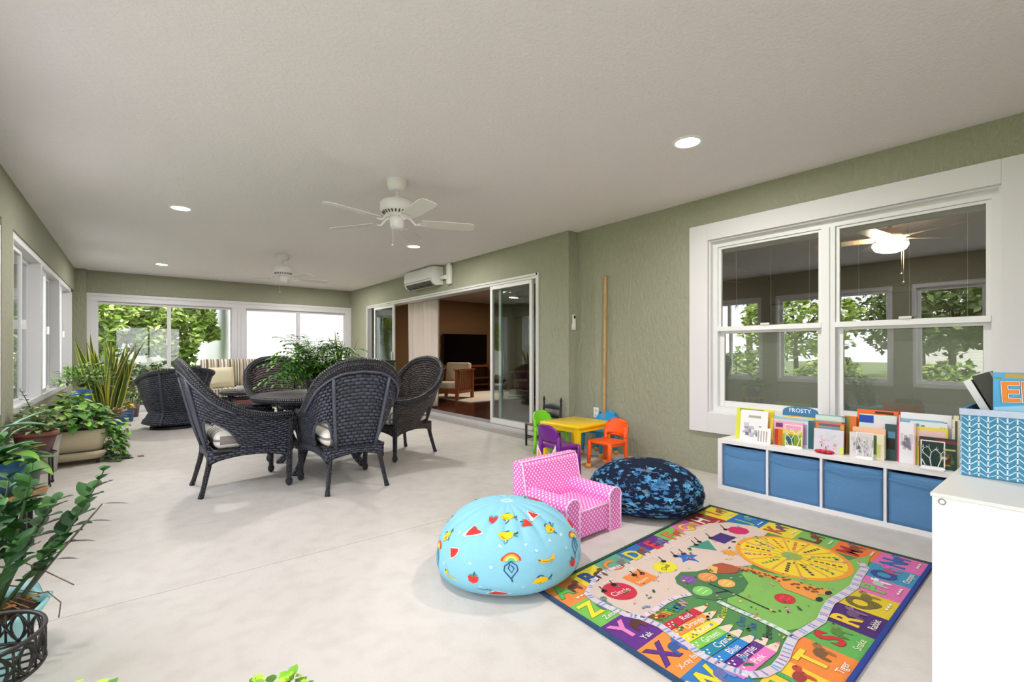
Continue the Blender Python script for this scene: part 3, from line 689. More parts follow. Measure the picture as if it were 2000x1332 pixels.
# ------------------------------------------------------------------ coffee table and what is on it
t = thing('coffee_table', 'round dark wicker coffee table in front of the striped sofa', 'coffee table', (1.42, 8.85, 0))
g = MB((70, 70, 74), True); g.lathe([(0, .45), (.34, .45), (.36, .43), (.34, .40), (0, .40)], seg=40); g.build('tabletop', M_RIM, t)
for k in range(4):
    a = pi/4+k*pi/2; g = MB(DK, True); g.tube([(cos(a)*.28, sin(a)*.28, .4), (cos(a)*.25, sin(a)*.25, .2), (cos(a)*.3, sin(a)*.3, 0)], .025, 8); g.build('leg', M_WICK, t)
g = MB((60, 58, 60), True); g.lathe([(0, .16), (.26, .16), (.26, .18), (0, .18)], seg=30); g.build('shelf', M_RIM, t)
def potted(name, label, cat, x, y, z, prof, potcol, foliage, rz=0, soil=True, sq=None, group=None, wave=None, extra=None, seg=28, rim=None):
    t = thing(name, label, cat, (x, y, z), rz, group)
    g = MB(potcol, True); top = prof[-1]; g.lathe([(0, 0)]+[(prof[0][0], 0)]+prof[1:]+[(top[0]-.008, top[1]), (top[0]-.012, top[1]-.02)], seg=seg, sq=sq, wave=wave)
    pot = g.build('pot', SATIN, t)
    if rim: g = MB(rim, True); g.lathe([(top[0]+.002, top[1]-.03), (top[0]+.008, top[1]-.028), (top[0]+.008, top[1]), (top[0]-.006, top[1]+.002)], seg=seg, sq=sq); g.build('pot_rim', SATIN, t)
    if soil: g = MB((70, 52, 40)); g.disc((0, 0, top[1]-.022), top[0]*.97 if not sq else top[0], seg); g.build('soil', paint(.95, 0, .1, .8, 120.), t)
    for nm, mb in foliage: mb.build(nm, LEAFM, t)
    return t
g = MB((120, 70, 62), True)
for i in range(26):
    a = rnd(0, 6.28); g.leaf((0, 0, .09), (cos(a), sin(a), rnd(.3, 1.5)), rnd(.04, .07), .018, 3, .3, .2, V((128, 84, 70), rnd(.7, 1.2)))
potted('potted_succulent', 'small reddish succulent in a white pot on the coffee table', 'potted plant', 1.34, 8.75, .45, [(.04, 0), (.055, .10)], (240, 238, 236), [('foliage', g)])
t = thing('tray', 'small light tray on the coffee table beside the succulent', 'tray', (1.22, 8.98, .451)); g = MB((214, 206, 198)); g.box((0, 0, .006), (.16, .24, .012)); g.build('base', SATIN, t, bevel=.003)
g = MB((190, 180, 172)); g.bb(-.08, -.07, -.12, .12, .012, .035); g.bb(.07, .08, -.12, .12, .012, .035); g.bb(-.07, .07, -.12, -.11, .012, .035); g.bb(-.07, .07, .11, .12, .012, .035); g.build('rim', SATIN, t)
g = MB((120, 96, 92)); g.rbox((1.56, 8.82, .475), (.16, .11, .05), .006); tag(g.build('box', SATIN), 'small brown box at the right of the coffee table top', 'box')
g = MB((238, 236, 232), True); g.lathe([(0, 0), (.035, 0), (.04, .09), (.036, .09), (.03, .01)], (1.60, 9.02, .45), 20); tag(g.build('candle_holder', SATIN), 'small white cup at the back right of the coffee table', 'candle holder')
# ------------------------------------------------------------------ console and box at the right wall, far end
t = thing('sideboard', 'pale topped low sideboard against the house wall beyond the dining chairs', 'sideboard', (3.66, 9.0, 0))
g = MB((214, 204, 184)); g.bb(-.24, .22, -.1, 1.1, .86, .90); g.build('top', SATIN, t, bevel=.004)
g = MB((110, 96, 84)); g.bb(-.2, .2, -.06, 1.06, 0, .86); g.build('body', SATIN, t)
for y0 in (-.04, .52): g = MB((124, 108, 94)); g.bb(-.215, -.2, y0, y0+.52, .05, .82); g.build('door', SATIN, t, bevel=.003)
t = thing('storage_box', 'dark green upright box standing by the far sliding door panel', 'box', (3.70, 8.45, 0))
g = MB((52, 62, 52)); g.bb(-.14, .14, -.14, .14, 0, .9); g.build('body', SATIN, t, bevel=.006)
g = MB((44, 54, 46)); g.bb(-.15, .15, -.15, .15, .9, .94); g.build('lid', SATIN, t, bevel=.006)
# ================================================================== ceiling fans
def porch_fan(label, x, y, off, drop):
    t = thing('ceiling_fan', label, 'ceiling fan', (x, y, CEILZ), 0)
    W = (240, 236, 238)
    g = MB(W, True); g.lathe([(.078, 0), (.080, -.035), (.066, -.085), (.03, -.09), (0, -.09)]); g.build('ceiling_canopy', SATIN, t)
    g = MB(W, True); g.tube([(0, 0, -.085), (0, 0, -.17)], .012, 12); g.lathe([(.014, -.13), (.028, -.14), (.028, -.165), (.014, -.17)]); g.build('downrod', SATIN, t)
    z = -.165
    g = MB(W, True); g.lathe([(.02, z), (.115, z-.008), (.135, z-.03), (.135, z-.085), (.118, z-.10), (.09, z-.125), (.05, z-.14), (0, z-.14)], seg=40); mo = g.build('motor_housing', SATIN, t)
    g = MB((70, 66, 64))
    for k in range(24):
        a = 2*pi*k/24; M = Matrix.Rotation(a, 4, 'Z'); g.M = M; g.box((.105, 0, z-.108), (.026, .012, .012), ry=-.7)
    g.build('vent_slots', MATTE, mo)
    g = MB(W, True); g.lathe([(.055, z-.14), (.058, z-.16), (.055, z-.215), (.045, z-.235), (0, z-.238)]); g.build('switch_housing', SATIN, t)
    zb = -(CEILZ-2.165)
    for k in range(5):
        a = radians(off+72*k); M = Matrix.Rotation(a, 4, 'Z')
        b = MB((226, 224, 220)); b.M = M
        pts = [(.20, -.052), (.30, -.062), (.60, -.068), (.635, -.055), (.645, -.03), (.645, .03), (.635, .055), (.60, .068), (.30, .062), (.20, .052)]
        tl = radians(-11)
        v0 = [Vector((px_, py_*cos(tl), py_*sin(tl)+zb)) for px_, py_ in pts]; n = len(v0)
        b.add(v0+[p+Vector((0, 0, .006)) for p in v0], [tuple(range(n))[::-1], tuple(range(n, 2*n))]+[(i, (i+1) % n, n+(i+1) % n, n+i) for i in range(n)])
        bo = b.build('blade', MATTE, t)
        h = MB(W, True); h.M = M
        h.tube([(.06, 0, z-.13), (.11, 0, z-.15), (.15, 0, zb-.012), (.19, 0, zb-.008)], [.011, .010, .010, .009], 8)
        h.add([Vector((px_, py_*cos(tl), py_*sin(tl)+zb-.003)) for px_, py_ in ((.17, -.012), (.21, -.045), (.255, -.028), (.24, 0), (.255, .028), (.21, .045), (.17, .012))], [(0, 1, 2, 3, 4, 5, 6)])
        h.build('blade_bracket', SATIN, bo)
    g = MB((225, 223, 218), True); g.tube([(-.05, -.03, z-.22), (-.05, -.03, z-.37)], .0018, 6); g.ball((-.05, -.03, z-.38), .010); g.build('pull_chain', SATIN, t)
    return t
porch_fan('white five-blade ceiling fan with pull chain, the nearer of the two', 1.68, 3.60, -22, 0)
porch_fan('white five-blade ceiling fan farther back near the far windows', 1.686, 7.42, 0, 0)
# ------------------------------------------------------------------ air conditioner with its pipe cover
t = thing('air_conditioner', 'white wall-mounted air conditioner above the sliding door', 'air conditioner', (XD, 7.05, 2.2))
g = MB((238, 238, 238), True)
sec = [(0, 0), (-.12, -.015), (-.17, .01), (-.205, .06), (-.215, .12), (-.21, .26), (-.19, .285), (0, .29)]
y0, y1 = -.36, .62; n = len(sec)
g.add([Vector((x, y, z)) for y in (y0, y1) for x, z in sec], [tuple(range(n)), tuple(range(n, 2*n))[::-1]], smooth=False)
g.add([Vector((x, y, z)) for y in (y0, y1) for x, z in sec], [(i, n+i, n+(i+1) % n, (i+1) % n) for i in range(n)], smooth=True)
g.build('body', SATIN, t, bevel=.0)
g = MB((150, 150, 152)); g.bb(-.2165, -.21, y0+.02, y1-.02, .085, .091); g.build('panel_seam', SATIN, t)
g = MB((44, 44, 48))
g.add([Vector(p) for yy in (y0+.05, y1-.05) for p in ((-.122, yy, -.018), (-.173, yy, .006), (-.207, yy, .055))], [(0, 1, 4, 3), (1, 2, 5, 4)]); g.build('air_outlet', SATIN, t, solid=.003)
for yy in (y0+.06, -.05, .2, .42): g = MB((170, 170, 172)); g.bar((-.128, yy, -.019), (-.176, yy, .004), .006, .006); g.build('louver', SATIN, t)
g = MB((236, 236, 234), True); g.rbox((-.035, -.62, .12), (.07, .12, .30), .025); g.rbox((-.04, -.62, .26), (.08, .09, .1), .03); g.tube([(-.05, -.56, .10), (-.05, -.36, .10)], .03, 12); g.lathe([(.045, 0), (.045, .008)], (-.07, -.60, .06), 20)
tag(g.build('pipe_cover', SATIN, loc=(XD, 7.05, 2.2)), 'white pipe cover running up to the ceiling beside the air conditioner', 'pipe cover')
# remote in its holder, bamboo pole, outlet
t = thing('remote_control', 'white air conditioner remote hung on the narrow wall return', 'remote control', (4.0, 3.84, 1.36))
g = MB((240, 240, 240)); g.rbox((0, -.018, .10), (.046, .022, .15), .008); g.build('body', SATIN, t)
g = MB((40, 44, 46)); g.box((0, -.0295, .145), (.028, .002, .034)); g.build('display', GLOSS, t)
g = MB((226, 226, 224)); g.rbox((0, -.014, .03), (.058, .028, .075), .008); g.build('holder', SATIN, t)
t = thing('bamboo_pole', 'tall bamboo pole leaning upright against the sage wall', 'pole', (4.03, 3.40, 0))
g = MB((196, 158, 104), True); pts = []; R = []
for i in range(13):
    z = 1.92*i/12; pts += [(.03*z/1.92, 0, z-.012), (.03*z/1.92, 0, z), (.03*z/1.92, 0, z+.012)]; R += [.0165, .0185, .0165]
pts[0] = (0, 0, 0); pts = pts[1:]; R = R[1:]; pts[0] = (0, 0, 0); g.tube(pts, R, 12)
for i in range(len(g.c)):
    if rnd(0, 1) < .15: g.c[i] = L((176, 132, 84))
g.build('cane', SATIN, t)
g = MB((176, 140, 90), True); g.lathe([(0, 1.925), (.017, 1.925), (.019, 1.93), (.015, 1.94), (0, 1.94)], (.03, 0, 0), 12); g.build('tip', SATIN, t)
t = thing('wall_outlet', 'white electrical outlet low on the wall behind the kids table', 'outlet', (XR-.004, 3.55, .41))
g = MB((238, 238, 236)); g.rbox((0, 0, 0), (.008, .075, .12), .003); g.build('cover_plate', SATIN, t)
for z in (-.027, .027): g = MB((226, 226, 224)); g.rbox((-.004, 0, z), (.006, .034, .034), .003); g.bb(-.0075, -.0068, -.009, -.006, z-.006, z+.008, (60, 60, 60)); g.bb(-.0075, -.0068, .006, .009, z-.006, z+.008, (60, 60, 60)); g.build('socket', SATIN, t)
# ================================================================== children's furniture
random.seed(21)
def kid_chair(name, label, loc, rz, col, foot=None):
    t = thing('kids_chair', label, 'child chair', loc, rz, 'plastic chairs around the yellow table')
    w, d, hs, ht = .265, .25, .255, .455
    g = MB(col, True); g.rbox((0, .0, hs), (w, d, .03), .013, 3); g.build('seat', PLASTIC, t)
    # curved back with its slot, as one panel
    def fn(u, v):
        x = (u-.5)*w; z = .285+(ht-.285)*v
        if v > .75: x *= 1-.25*((v-.75)/.25)**2*(abs(2*u-1))
        zz = z - (.028*(abs(2*u-1))**3 if v > .5 else 0)
        zz += (.03*(1-abs(2*u-1)**2.5) if v < .1 else 0)
        return Vector((x, -d/2-.012-.045*v+.03*(abs(2*u-1)**2), zz))
    g = MB(col, True); g.grid(fn, 16, 10); g.build('backrest', PLASTIC, t, solid=.018)
    for s in (-1, 1):
        g = MB(col, True); g.tube([(s*.118, -d/2-.005, .36), (s*.118, -d/2+.005, .25), (s*.126, -d/2+.0, .1), (s*.13, -d/2-.005, 0 if not foot else .02)], [.017, .020, .019, .016], 8, up=(1, 0, 0)); lo = g.build('leg', PLASTIC, t)
        g2 = MB(col, True); g2.tube([(s*.118, d/2-.015, .26), (s*.122, d/2-.01, .14), (s*.127, d/2-.005, 0 if not foot else .02)], [.021, .019, .016], 8, up=(1, 0, 0)); lo2 = g2.build('leg', PLASTIC, t)
        if foot:
            for l_, yy in ((lo, -d/2-.005), (lo2, d/2-.005)):
                b = MB(foot, True); b.ball((s*.128, yy, .025), .027, 14, 8); b.build('foot_ball', SATIN, l_)
        g = MB(col, True); g.tube([(s*.118, d/2-.02, .235), (s*.118, -d/2+.01, .235)], .012, 6); g.build('seat_rail', PLASTIC, t)
    return t
kid_chair('k', 'purple plastic kids chair at the left of the yellow table', (3.0, 3.04, 0), radians(-92), (112, 20, 140))
kid_chair('k', 'lime green plastic kids chair behind the yellow table', (3.50, 3.68, 0), radians(183), (132, 222, 48))
kid_chair('k', 'bright blue plastic kids chair between the yellow table and the wall', (3.875, 3.34, 0), radians(92), (22, 150, 212), (236, 150, 70))
kid_chair('k', 'orange plastic kids chair nearest the pink armchair', (3.47, 2.885, 0), radians(91), (244, 92, 20), (248, 164, 84))
t = thing('kids_table', 'small square yellow plastic kids table', 'child table', (3.47, 3.29, 0), radians(4))
YL = (250, 208, 12)
g = MB(YL, True); g.rbox((0, 0, .385), (.54, .50, .035), .014, 3); g.build('tabletop', paint(.2), t)
g = MB(V(YL, .98)); g.bb(-.25, .25, -.235, -.222, .335, .37); g.bb(-.25, .25, .222, .235, .335, .37); g.bb(-.25, -.237, -.222, .222, .335, .37); g.bb(.237, .25, -.222, .222, .335, .37); g.build('apron', PLASTIC, t)
for sx in (-1, 1):
    for sy in (-1, 1): g = MB(YL); g.box((sx*.232, sy*.212, .19), (.055, .055, .375), taper=.75); g.build('leg', PLASTIC, t, bevel=.008, seg=3)
# black ladder-back chair with woven seat
t = thing('ladderback_chair', 'small black ladder-back chair with a woven seat against the wall', 'child chair', (3.72, 4.05, 0), radians(90))
BK = (26, 28, 32)
for s in (-1, 1):
    g = MB(BK, True); g.tube([(s*.14, -.13, 0), (s*.14, -.13, .24), (s*.145, -.15, .50)], [.013, .014, .013], 10); g.lathe([(.008, .50), (.012, .51), (.018, .53), (.012, .545), (.006, .55), (.012, .558), (0, .566)], (s*.145, -.15, 0), 12); g.build('leg', SATIN, t)
    g = MB(BK, True); g.tube([(s*.15, .13, 0), (s*.15, .13, .255)], [.012, .015], 10); g.build('leg', SATIN, t)
    g = MB(BK, True); g.tube([(s*.145, -.13, .09), (s*.15, .13, .09)], .008, 6); g.build('stretcher', SATIN, t)
for y, z in ((.13, .12), (-.13, .10)): g = MB(BK, True); g.tube([(-.145, y, z), (.145, y, z)], .008, 6); g.build('stretcher', SATIN, t)
for z in (.42, .32):
    g = MB((40, 48, 62) if z > .4 else BK, True); g.grid(lambda u, v: Vector(((u-.5)*.27, -.145-.01*sin(pi*u), z+v*(.035+.03*sin(pi*u)))), 12, 2); g.build('slat', SATIN, t, solid=.01)
g = MB((150, 116, 84))
for k in range(14):
    y = -.13+.02*k; g.tube([(-.15, y, .245), (0, y, .252), (.15, y, .245)], .009, 5, V((156, 118, 86), rnd(.75, 1.15)))
g.build('woven_seat', MATTE, t)
# ------------------------------------------------------------------ pink dotted armchair
def dots_material(name, base, dot, scale, rad):
    m, nt, b = newmat(name); N = nt.nodes.new; K = nt.links.new
    uv = N('ShaderNodeUVMap'); mp = N('ShaderNodeMapping'); mp.inputs['Rotation'].default_value = (0, 0, radians(45))
    vo = N('ShaderNodeTexVoronoi'); vo.voronoi_dimensions = '2D'; vo.inputs['Scale'].default_value = scale; vo.inputs['Randomness'].default_value = 0
    l = N('ShaderNodeMath'); l.operation = 'LESS_THAN'; l.inputs[1].default_value = rad
    mx = N('ShaderNodeMix'); mx.data_type = 'RGBA'; mx.inputs['A'].default_value = (*L(base), 1); mx.inputs['B'].default_value = (*L(dot), 1)
    K(uv.outputs['UV'], mp.inputs['Vector']); K(mp.outputs['Vector'], vo.inputs['Vector']); K(vo.outputs['Distance'], l.inputs[0]); K(l.outputs[0], mx.inputs['Factor']); K(mx.outputs['Result'], b.inputs['Base Color'])
    b.inputs['Roughness'].default_value = .9; b.inputs['Specular IOR Level'].default_value = .2
    return m
M_DOTS = dots_material('pink_dotted_cotton', (234, 120, 196), (252, 226, 246), 46, .27)
def boxuv(g):
    for i, f in enumerate(g.f):
        p = [Vector(g.v[k]) for k in f]; n = (p[1]-p[0]).cross(p[2]-p[0]); a = [abs(c) for c in n]
        if a[2] >= max(a[0], a[1]): g.uv[i] = [(q.x, q.y) for q in p]
        elif a[0] > a[1]: g.uv[i] = [(q.y, q.z) for q in p]
        else: g.uv[i] = [(q.x, q.z) for q in p]
    return g
t = thing('kids_armchair', 'pink kids armchair with white polka dots and white piping', 'child armchair', (2.115, 2.09, 0), radians(2))
t.scale = (.95, .97, 1.)
PIP = (250, 214, 242)
def prism(prof, y0, y1, g, axis='y'):
    """profile (a, z) swept along y (axis y: a is x) or along x"""
    n = len(prof)
    P = lambda a, z, s: Vector((a, s, z)) if axis == 'y' else Vector((s, a, z))
    g.add([P(a, z, s) for s in (y0, y1) for a, z in prof], [tuple(range(n)), tuple(range(n, 2*n))[::-1]], smooth=False)
    g.add([P(a, z, s) for s in (y0, y1) for a, z in prof], [(i, n+i, n+(i+1) % n, (i+1) % n) for i in range(n)], smooth=False)
AW = .115
for s in (-1, 1):
    x0 = s*(.26-AW/2)
    prof = [(x0-AW/2, 0), (x0-AW/2, .20)]+[(x0+(AW/2+.006)*cos(pi-pi*k/12), .205+(AW/2)*sin(pi-pi*k/12)) for k in range(13)]+[(x0+AW/2, .20), (x0+AW/2, 0)]
    g = MB(); prism(prof, -.24, .12, g); boxuv(g); a = g.build('armrest', M_DOTS, t)
    g = MB(PIP, True); g.tube([(px_, -.242, z) for px_, z in prof], .005, 6); g.build('piping', FABRIC, a)
g = MB(); prism([(.08, 0), (.10, .22), (.135, .40), (.16, .42), (.20, .42), (.23, .40), (.22, 0)], -.262, .262, g, 'x'); boxuv(g); b_ = g.build('backrest', M_DOTS, t, bevel=.012, seg=3)
for s in (-1, 1): g = MB(PIP, True); g.tube([(s*.262, .085, .02), (s*.262, .10, .22), (s*.262, .135, .395), (s*.258, .158, .418)], .005, 6); g.build('piping', FABRIC, b_)
g = MB(PIP, True); g.tube([(-.26, .148, .416), (.26, .148, .416)], .005, 6); g.build('piping', FABRIC, b_)
g = MB(); g.rbox((0, -.07, .10), (.30, .33, .165), .022, 3); boxuv(g); c_ = g.build('seat_cushion', M_DOTS, t)
g = MB(PIP, True); g.tube([(-.145, -.232, .176), (.145, -.232, .176)], .005, 6); g.build('piping', FABRIC, c_)
# toy peeking over the chair
t = thing('plush_toy', 'small plush toy with a pink and gold ear peeking over the pink armchair', 'plush toy', (2.33, 2.50, 0), radians(-60))
g = MB((238, 200, 222), True); g.ball((0, 0, .12), .10, 16, 10, sc=(1, .9, 1.2)); g.build('body', FABRIC, t)
g = MB((240, 206, 226), True); g.ball((0, 0, .27), .075, 16, 10); g.build('head', FABRIC, t)
for s in (-1, 1):
    g = MB((244, 214, 234)); g.add([(s*.02, 0, .32), (s*.075, 0, .31), (s*.07, -.006, .43), (s*.045, .02, .32)], [(0, 1, 2), (0, 2, 3), (1, 3, 2), (0, 3, 1)]); e_ = g.build('ear', FABRIC, t)
    g = MB((222, 170, 60)); g.add([(s*.033, -.009, .325), (s*.063, -.009, .32), (s*.062, -.010, .39)], [(0, 1, 2)]); g.build('inner_ear', SATIN, e_)
# ------------------------------------------------------------------ bean bags
def bag_fn(R, H, seed, folds, z0=.40, lop=(0, 0)):
    random.seed(seed); ph = [rnd(0, 6.28) for _ in range(6)]
    def f(a, p, off=0.):
        # p -pi/2 .. pi/2
        zc = H*z0
        r = R*max(0, cos(p))**(.80 if p > 0 else .30)
        z = zc+(H-zc)*sin(p) if p > 0 else zc+zc*math.copysign(abs(sin(p))**1.0, p)
        tp = max(0, sin(p))
        r *= 1+.018*sin(3*a+ph[0])+.012*sin(5*a+ph[1])
        q = 1.0
        if folds and p > .35:
            w = min(1, (p-.35)/.6)
            z += -.030*w*(1-tp**8)*(1-abs(sin(folds*a*.5+ph[2]+.4*sin(a*3)))**.5)
            r *= 1-.03*w*abs(sin(folds*a*.5+ph[2]+.4*sin(a*3)))
        z += lop[0]*cos(a)*tp*r+lop[1]*sin(a)*tp*r
        x = cos(a)*r; y = sin(a)*r
        v = Vector((x, y, max(.0015, z)))
        if off:
            e = .02
            t1 = f(a+e, p)-f(a-e, p); t2 = f(a, min(pi/2, p+e))-f(a, p-e)
            n = t1.cross(t2)
            if n.length > 1e-9: v = v+n.normalized()*off
        return v
    return f
def bag_shell(f, col, nu=180, nv=48):
    g = MB(col, True); g.grid(lambda u, v: f(2*pi*u, -pi/2+pi*v), nu, nv); return g
def stick(g, f, R, a, p, pts, col, rot=0., sub=1, off=.0022):
    """2-D patch (metres) pressed on the bag at azimuth a, height angle p"""
    cr_, sr_ = cos(rot), sin(rot); n = len(pts); out = []
    c0 = [sum(q[0] for q in pts)/n, sum(q[1] for q in pts)/n]
    rings = [(1, off), (.5, off+.0004)]
    rp = max(.12, cos(p))
    vs = []
    for k, o_ in rings:
        for x, y in pts:
            x = c0[0]+(x-c0[0])*k; y = c0[1]+(y-c0[1])*k
            X = x*cr_-y*sr_; Y = x*sr_+y*cr_
            vs.append(f(a+X/(R*rp**.8), min(1.5, p+Y/(R*.95)), off))
    X = c0[0]*cr_-c0[1]*sr_; Y = c0[0]*sr_+c0[1]*cr_; vs.append(f(a+X/(R*rp**.8), min(1.5, p+Y/(R*.95)), off))
    fs = [(i, (i+1) % n, n+(i+1) % n, n+i) for i in range(n)]+[(n+i, n+(i+1) % n, 2*n) for i in range(n)]
    g.add(vs, fs, col, True)
def circ(r, n=14, sx=1, sy=1, x=0, y=0): return [(x+r*sx*cos(2*pi*k/n), y+r*sy*sin(2*pi*k/n)) for k in range(n)]
def line2(pts, w):
    o = []; b = []
    for i, (x, y) in enumerate(pts):
        x0, y0 = pts[max(i-1, 0)]; x1, y1 = pts[min(i+1, len(pts)-1)]; l = sqrt((x1-x0)**2+(y1-y0)**2) or 1
        nx, ny = -(y1-y0)/l*w/2, (x1-x0)/l*w/2; o.append((x+nx, y+ny)); b.append((x-nx, y-ny))
    return o, b
def strokes(g, f, R, a, p, pts, w, col, rot=0., off=.0026):
    o, b = line2(pts, w); cr_, sr_ = cos(rot), sin(rot); rp = max(.12, cos(p))
    def mp(q): X = q[0]*cr_-q[1]*sr_; Y = q[0]*sr_+q[1]*cr_; return f(a+X/(R*rp**.8), min(1.5, p+Y/(R*.95)), off)
    vs = [mp(q) for q in o]+[mp(q) for q in b]; n = len(o)
    g.add(vs, [(i+n, i+1+n, i+1, i) for i in range(n-1)], col, True)
# aqua bag with fruit print
R1 = .362
f1 = bag_fn(R1, .345, 5, 18, .27)
t = thing('bean_bag', 'light blue bean bag printed with fruit and rainbows', 'bean bag', (1.475, 1.875, 0))
g = bag_shell(f1, (140, 200, 222))
RED, YEL, GRN, NAV, WHT, ORG = (222, 62, 58), (248, 200, 40), (70, 150, 120), (44, 84, 130), (246, 248, 250), (244, 130, 60)
def watermelon(a, p, r=0, s=1):
    s *= 1.3
    W_ = [(0, .026*s)]+[(.050*s*sin(radians(-42+12*k)), .026*s-.050*s*cos(radians(-42+12*k))) for k in range(8)]
    stick(g, f1, R1, a, p, [(x*1.18, y*1.18) for x, y in W_], WHT, r); stick(g, f1, R1, a, p, W_, RED, r, off=.0032)
    for k in range(4): stick(g, f1, R1, a, p, circ(.0028, 6, x=-.015+.01*k, y=-.004+.008*(k % 2)), (120, 20, 30), r, off=.0042)
def lemon(a, p, r=0, s=1):
    s *= 1.15
    stick(g, f1, R1, a, p, [(-.034*s, 0), (-.02*s, .018*s), (.004*s, .022*s), (.024*s, .014*s), (.032*s, 0), (.022*s, -.016*s), (0, -.021*s), (-.02*s, -.016*s)], YEL, r, off=.003)
    strokes(g, f1, R1, a, p, [(.03*s, 0), (.045*s, .006*s), (.05*s, .014*s)], .006*s, NAV, r); strokes(g, f1, R1, a, p, [(.03*s, -.004*s), (.046*s, -.01*s)], .008*s, GRN, r)
    strokes(g, f1, R1, a, p, [(-.012*s, .022*s), (0, .029*s), (.014*s, .022*s)], .005*s, NAV, r, .0038); strokes(g, f1, R1, a, p, [(-.018*s, -.004), (-.008*s, -.009), (0, -.004)], .003*s, (60, 50, 40), r, .0044)
    stick(g, f1, R1, a, p, circ(.008*s, 8, y=-.026*s), NAV, r, off=.0036); stick(g, f1, R1, a, p, circ(.0055*s, 8, y=-.026*s), (160, 212, 228), r, off=.0046)
def banana(a, p, r=0):
    strokes(g, f1, R1, a, p, [(-.045, .008), (-.02, -.006), (.008, -.01), (.03, -.004), (.042, .012)], .017, YEL, r, .003); strokes(g, f1, R1, a, p, [(-.047, .010), (-.038, .002)], .008, (120, 90, 30), r, .004); strokes(g, f1, R1, a, p, [(-.03, -.004), (0, -.013), (.03, -.008)], .003, (190, 120, 20), r, .0042)
def berry(a, p, r=0, s=1):
    s *= 1.3
    stick(g, f1, R1, a, p, [(-.018*s, .010*s), (0, .014*s), (.018*s, .010*s), (.014*s, -.010*s), (0, -.024*s), (-.014*s, -.010*s)], RED, r, off=.003); strokes(g, f1, R1, a, p, [(-.012*s, .016*s), (0, .012*s), (.012*s, .018*s)], .006*s, GRN, r, .004); strokes(g, f1, R1, a, p, [(0, .012*s), (.004*s, .028*s)], .004*s, NAV, r, .004)
def rainbow(a, p, r=0, s=1.):
    s *= 1.25
    for k, (rr, c) in enumerate(((.037, (214, 84, 58)), (.029, (248, 176, 72)), (.021, (250, 226, 110)), (.013, (110, 200, 120)), (.006, (90, 190, 220)))):
        stick(g, f1, R1, a, p, [(rr*s*cos(pi*j/12), rr*s*sin(pi*j/12)) for j in range(13)], c, r, off=.0026+.0007*k)
    for q in ([(0, -.002), (-.022, -.02), (-.024, -.04), (0, -.075)], [(0, -.002), (.02, -.02), (.022, -.04), (0, -.075)], [(-.004, -.012), (-.010, -.03), (.002, -.05), (.010, -.03), (0, -.018)], [(0, -.07), (.004, -.09)]):
        strokes(g, f1, R1, a, p, [(x*s, y*s) for x, y in q], .0042*s, NAV, r, .0032)
def dew(a, p): stick(g, f1, R1, a, p, circ(.008, 10), WHT, 0, off=.0026); stick(g, f1, R1, a, p, circ(.005, 8, x=.0015, y=.001), (160, 212, 228), 0, off=.0036)
A0 = math.atan2(-1.875, -1.475)      # azimuth that faces the viewer
def at(dx, p): return (A0+dx, p)
rainbow(*at(.05, .38)); rainbow(*at(1.25, .42), -.5); rainbow(*at(-1.2, .25), .4)
lemon(*at(-.02, .80)); lemon(*at(.42, .0), .1, 1.1); lemon(*at(.85, .78), .6); lemon(*at(-1.1, .55), 1.3); lemon(*at(.0, 1.15), 0, .9)
banana(*at(.55, .33), .05); banana(*at(-.75, -.02), -.6)
watermelon(*at(-.62, .82), .3); watermelon(*at(-.78, .40), 1.2, .8); watermelon(*at(.75, 1.12), .3, .8); watermelon(*at(-.12, -.42), .2, 1.1); watermelon(*at(1.55, .6), .2)
berry(*at(-.42, .06), 0, 1.1); berry(*at(1.02, .08), .3, 1.1); berry(*at(-.35, 1.1), .2); berry(*at(.42, .98), .9); berry(*at(1.7, .1), .3)
for q in ((.28, .65), (.42, .5), (-.2, .28), (-.48, .3), (-.85, .72), (-.9, .15), (.2, -.12), (.95, .38), (.7, .6), (-.33, -.15), (1.0, .62), (-.1, .62), (1.3, .2)): dew(*at(*q))
for j in range(26):
    a = A0+pi+rnd(-1.5, 1.5); p = rnd(-.1, 1.2); random.choice((watermelon, lemon, berry, rainbow, banana))(a, p, rnd(0, 6))
strokes(g, f1, R1, *at(-.28, -.28), [(-.03, .0), (0, -.004), (.02, .014)], .009, (52, 120, 110)); strokes(g, f1, R1, *at(-.22, -.3), [(0, 0), (.01, .02)], .009, (52, 120, 110))
g.build('cover', FABRIC, t)
g = MB((176, 218, 230), True); g.lathe([(0, .342), (.02, .348), (.035, .344), (.045, .336)], seg=16); g.build('top_gather', FABRIC, t)
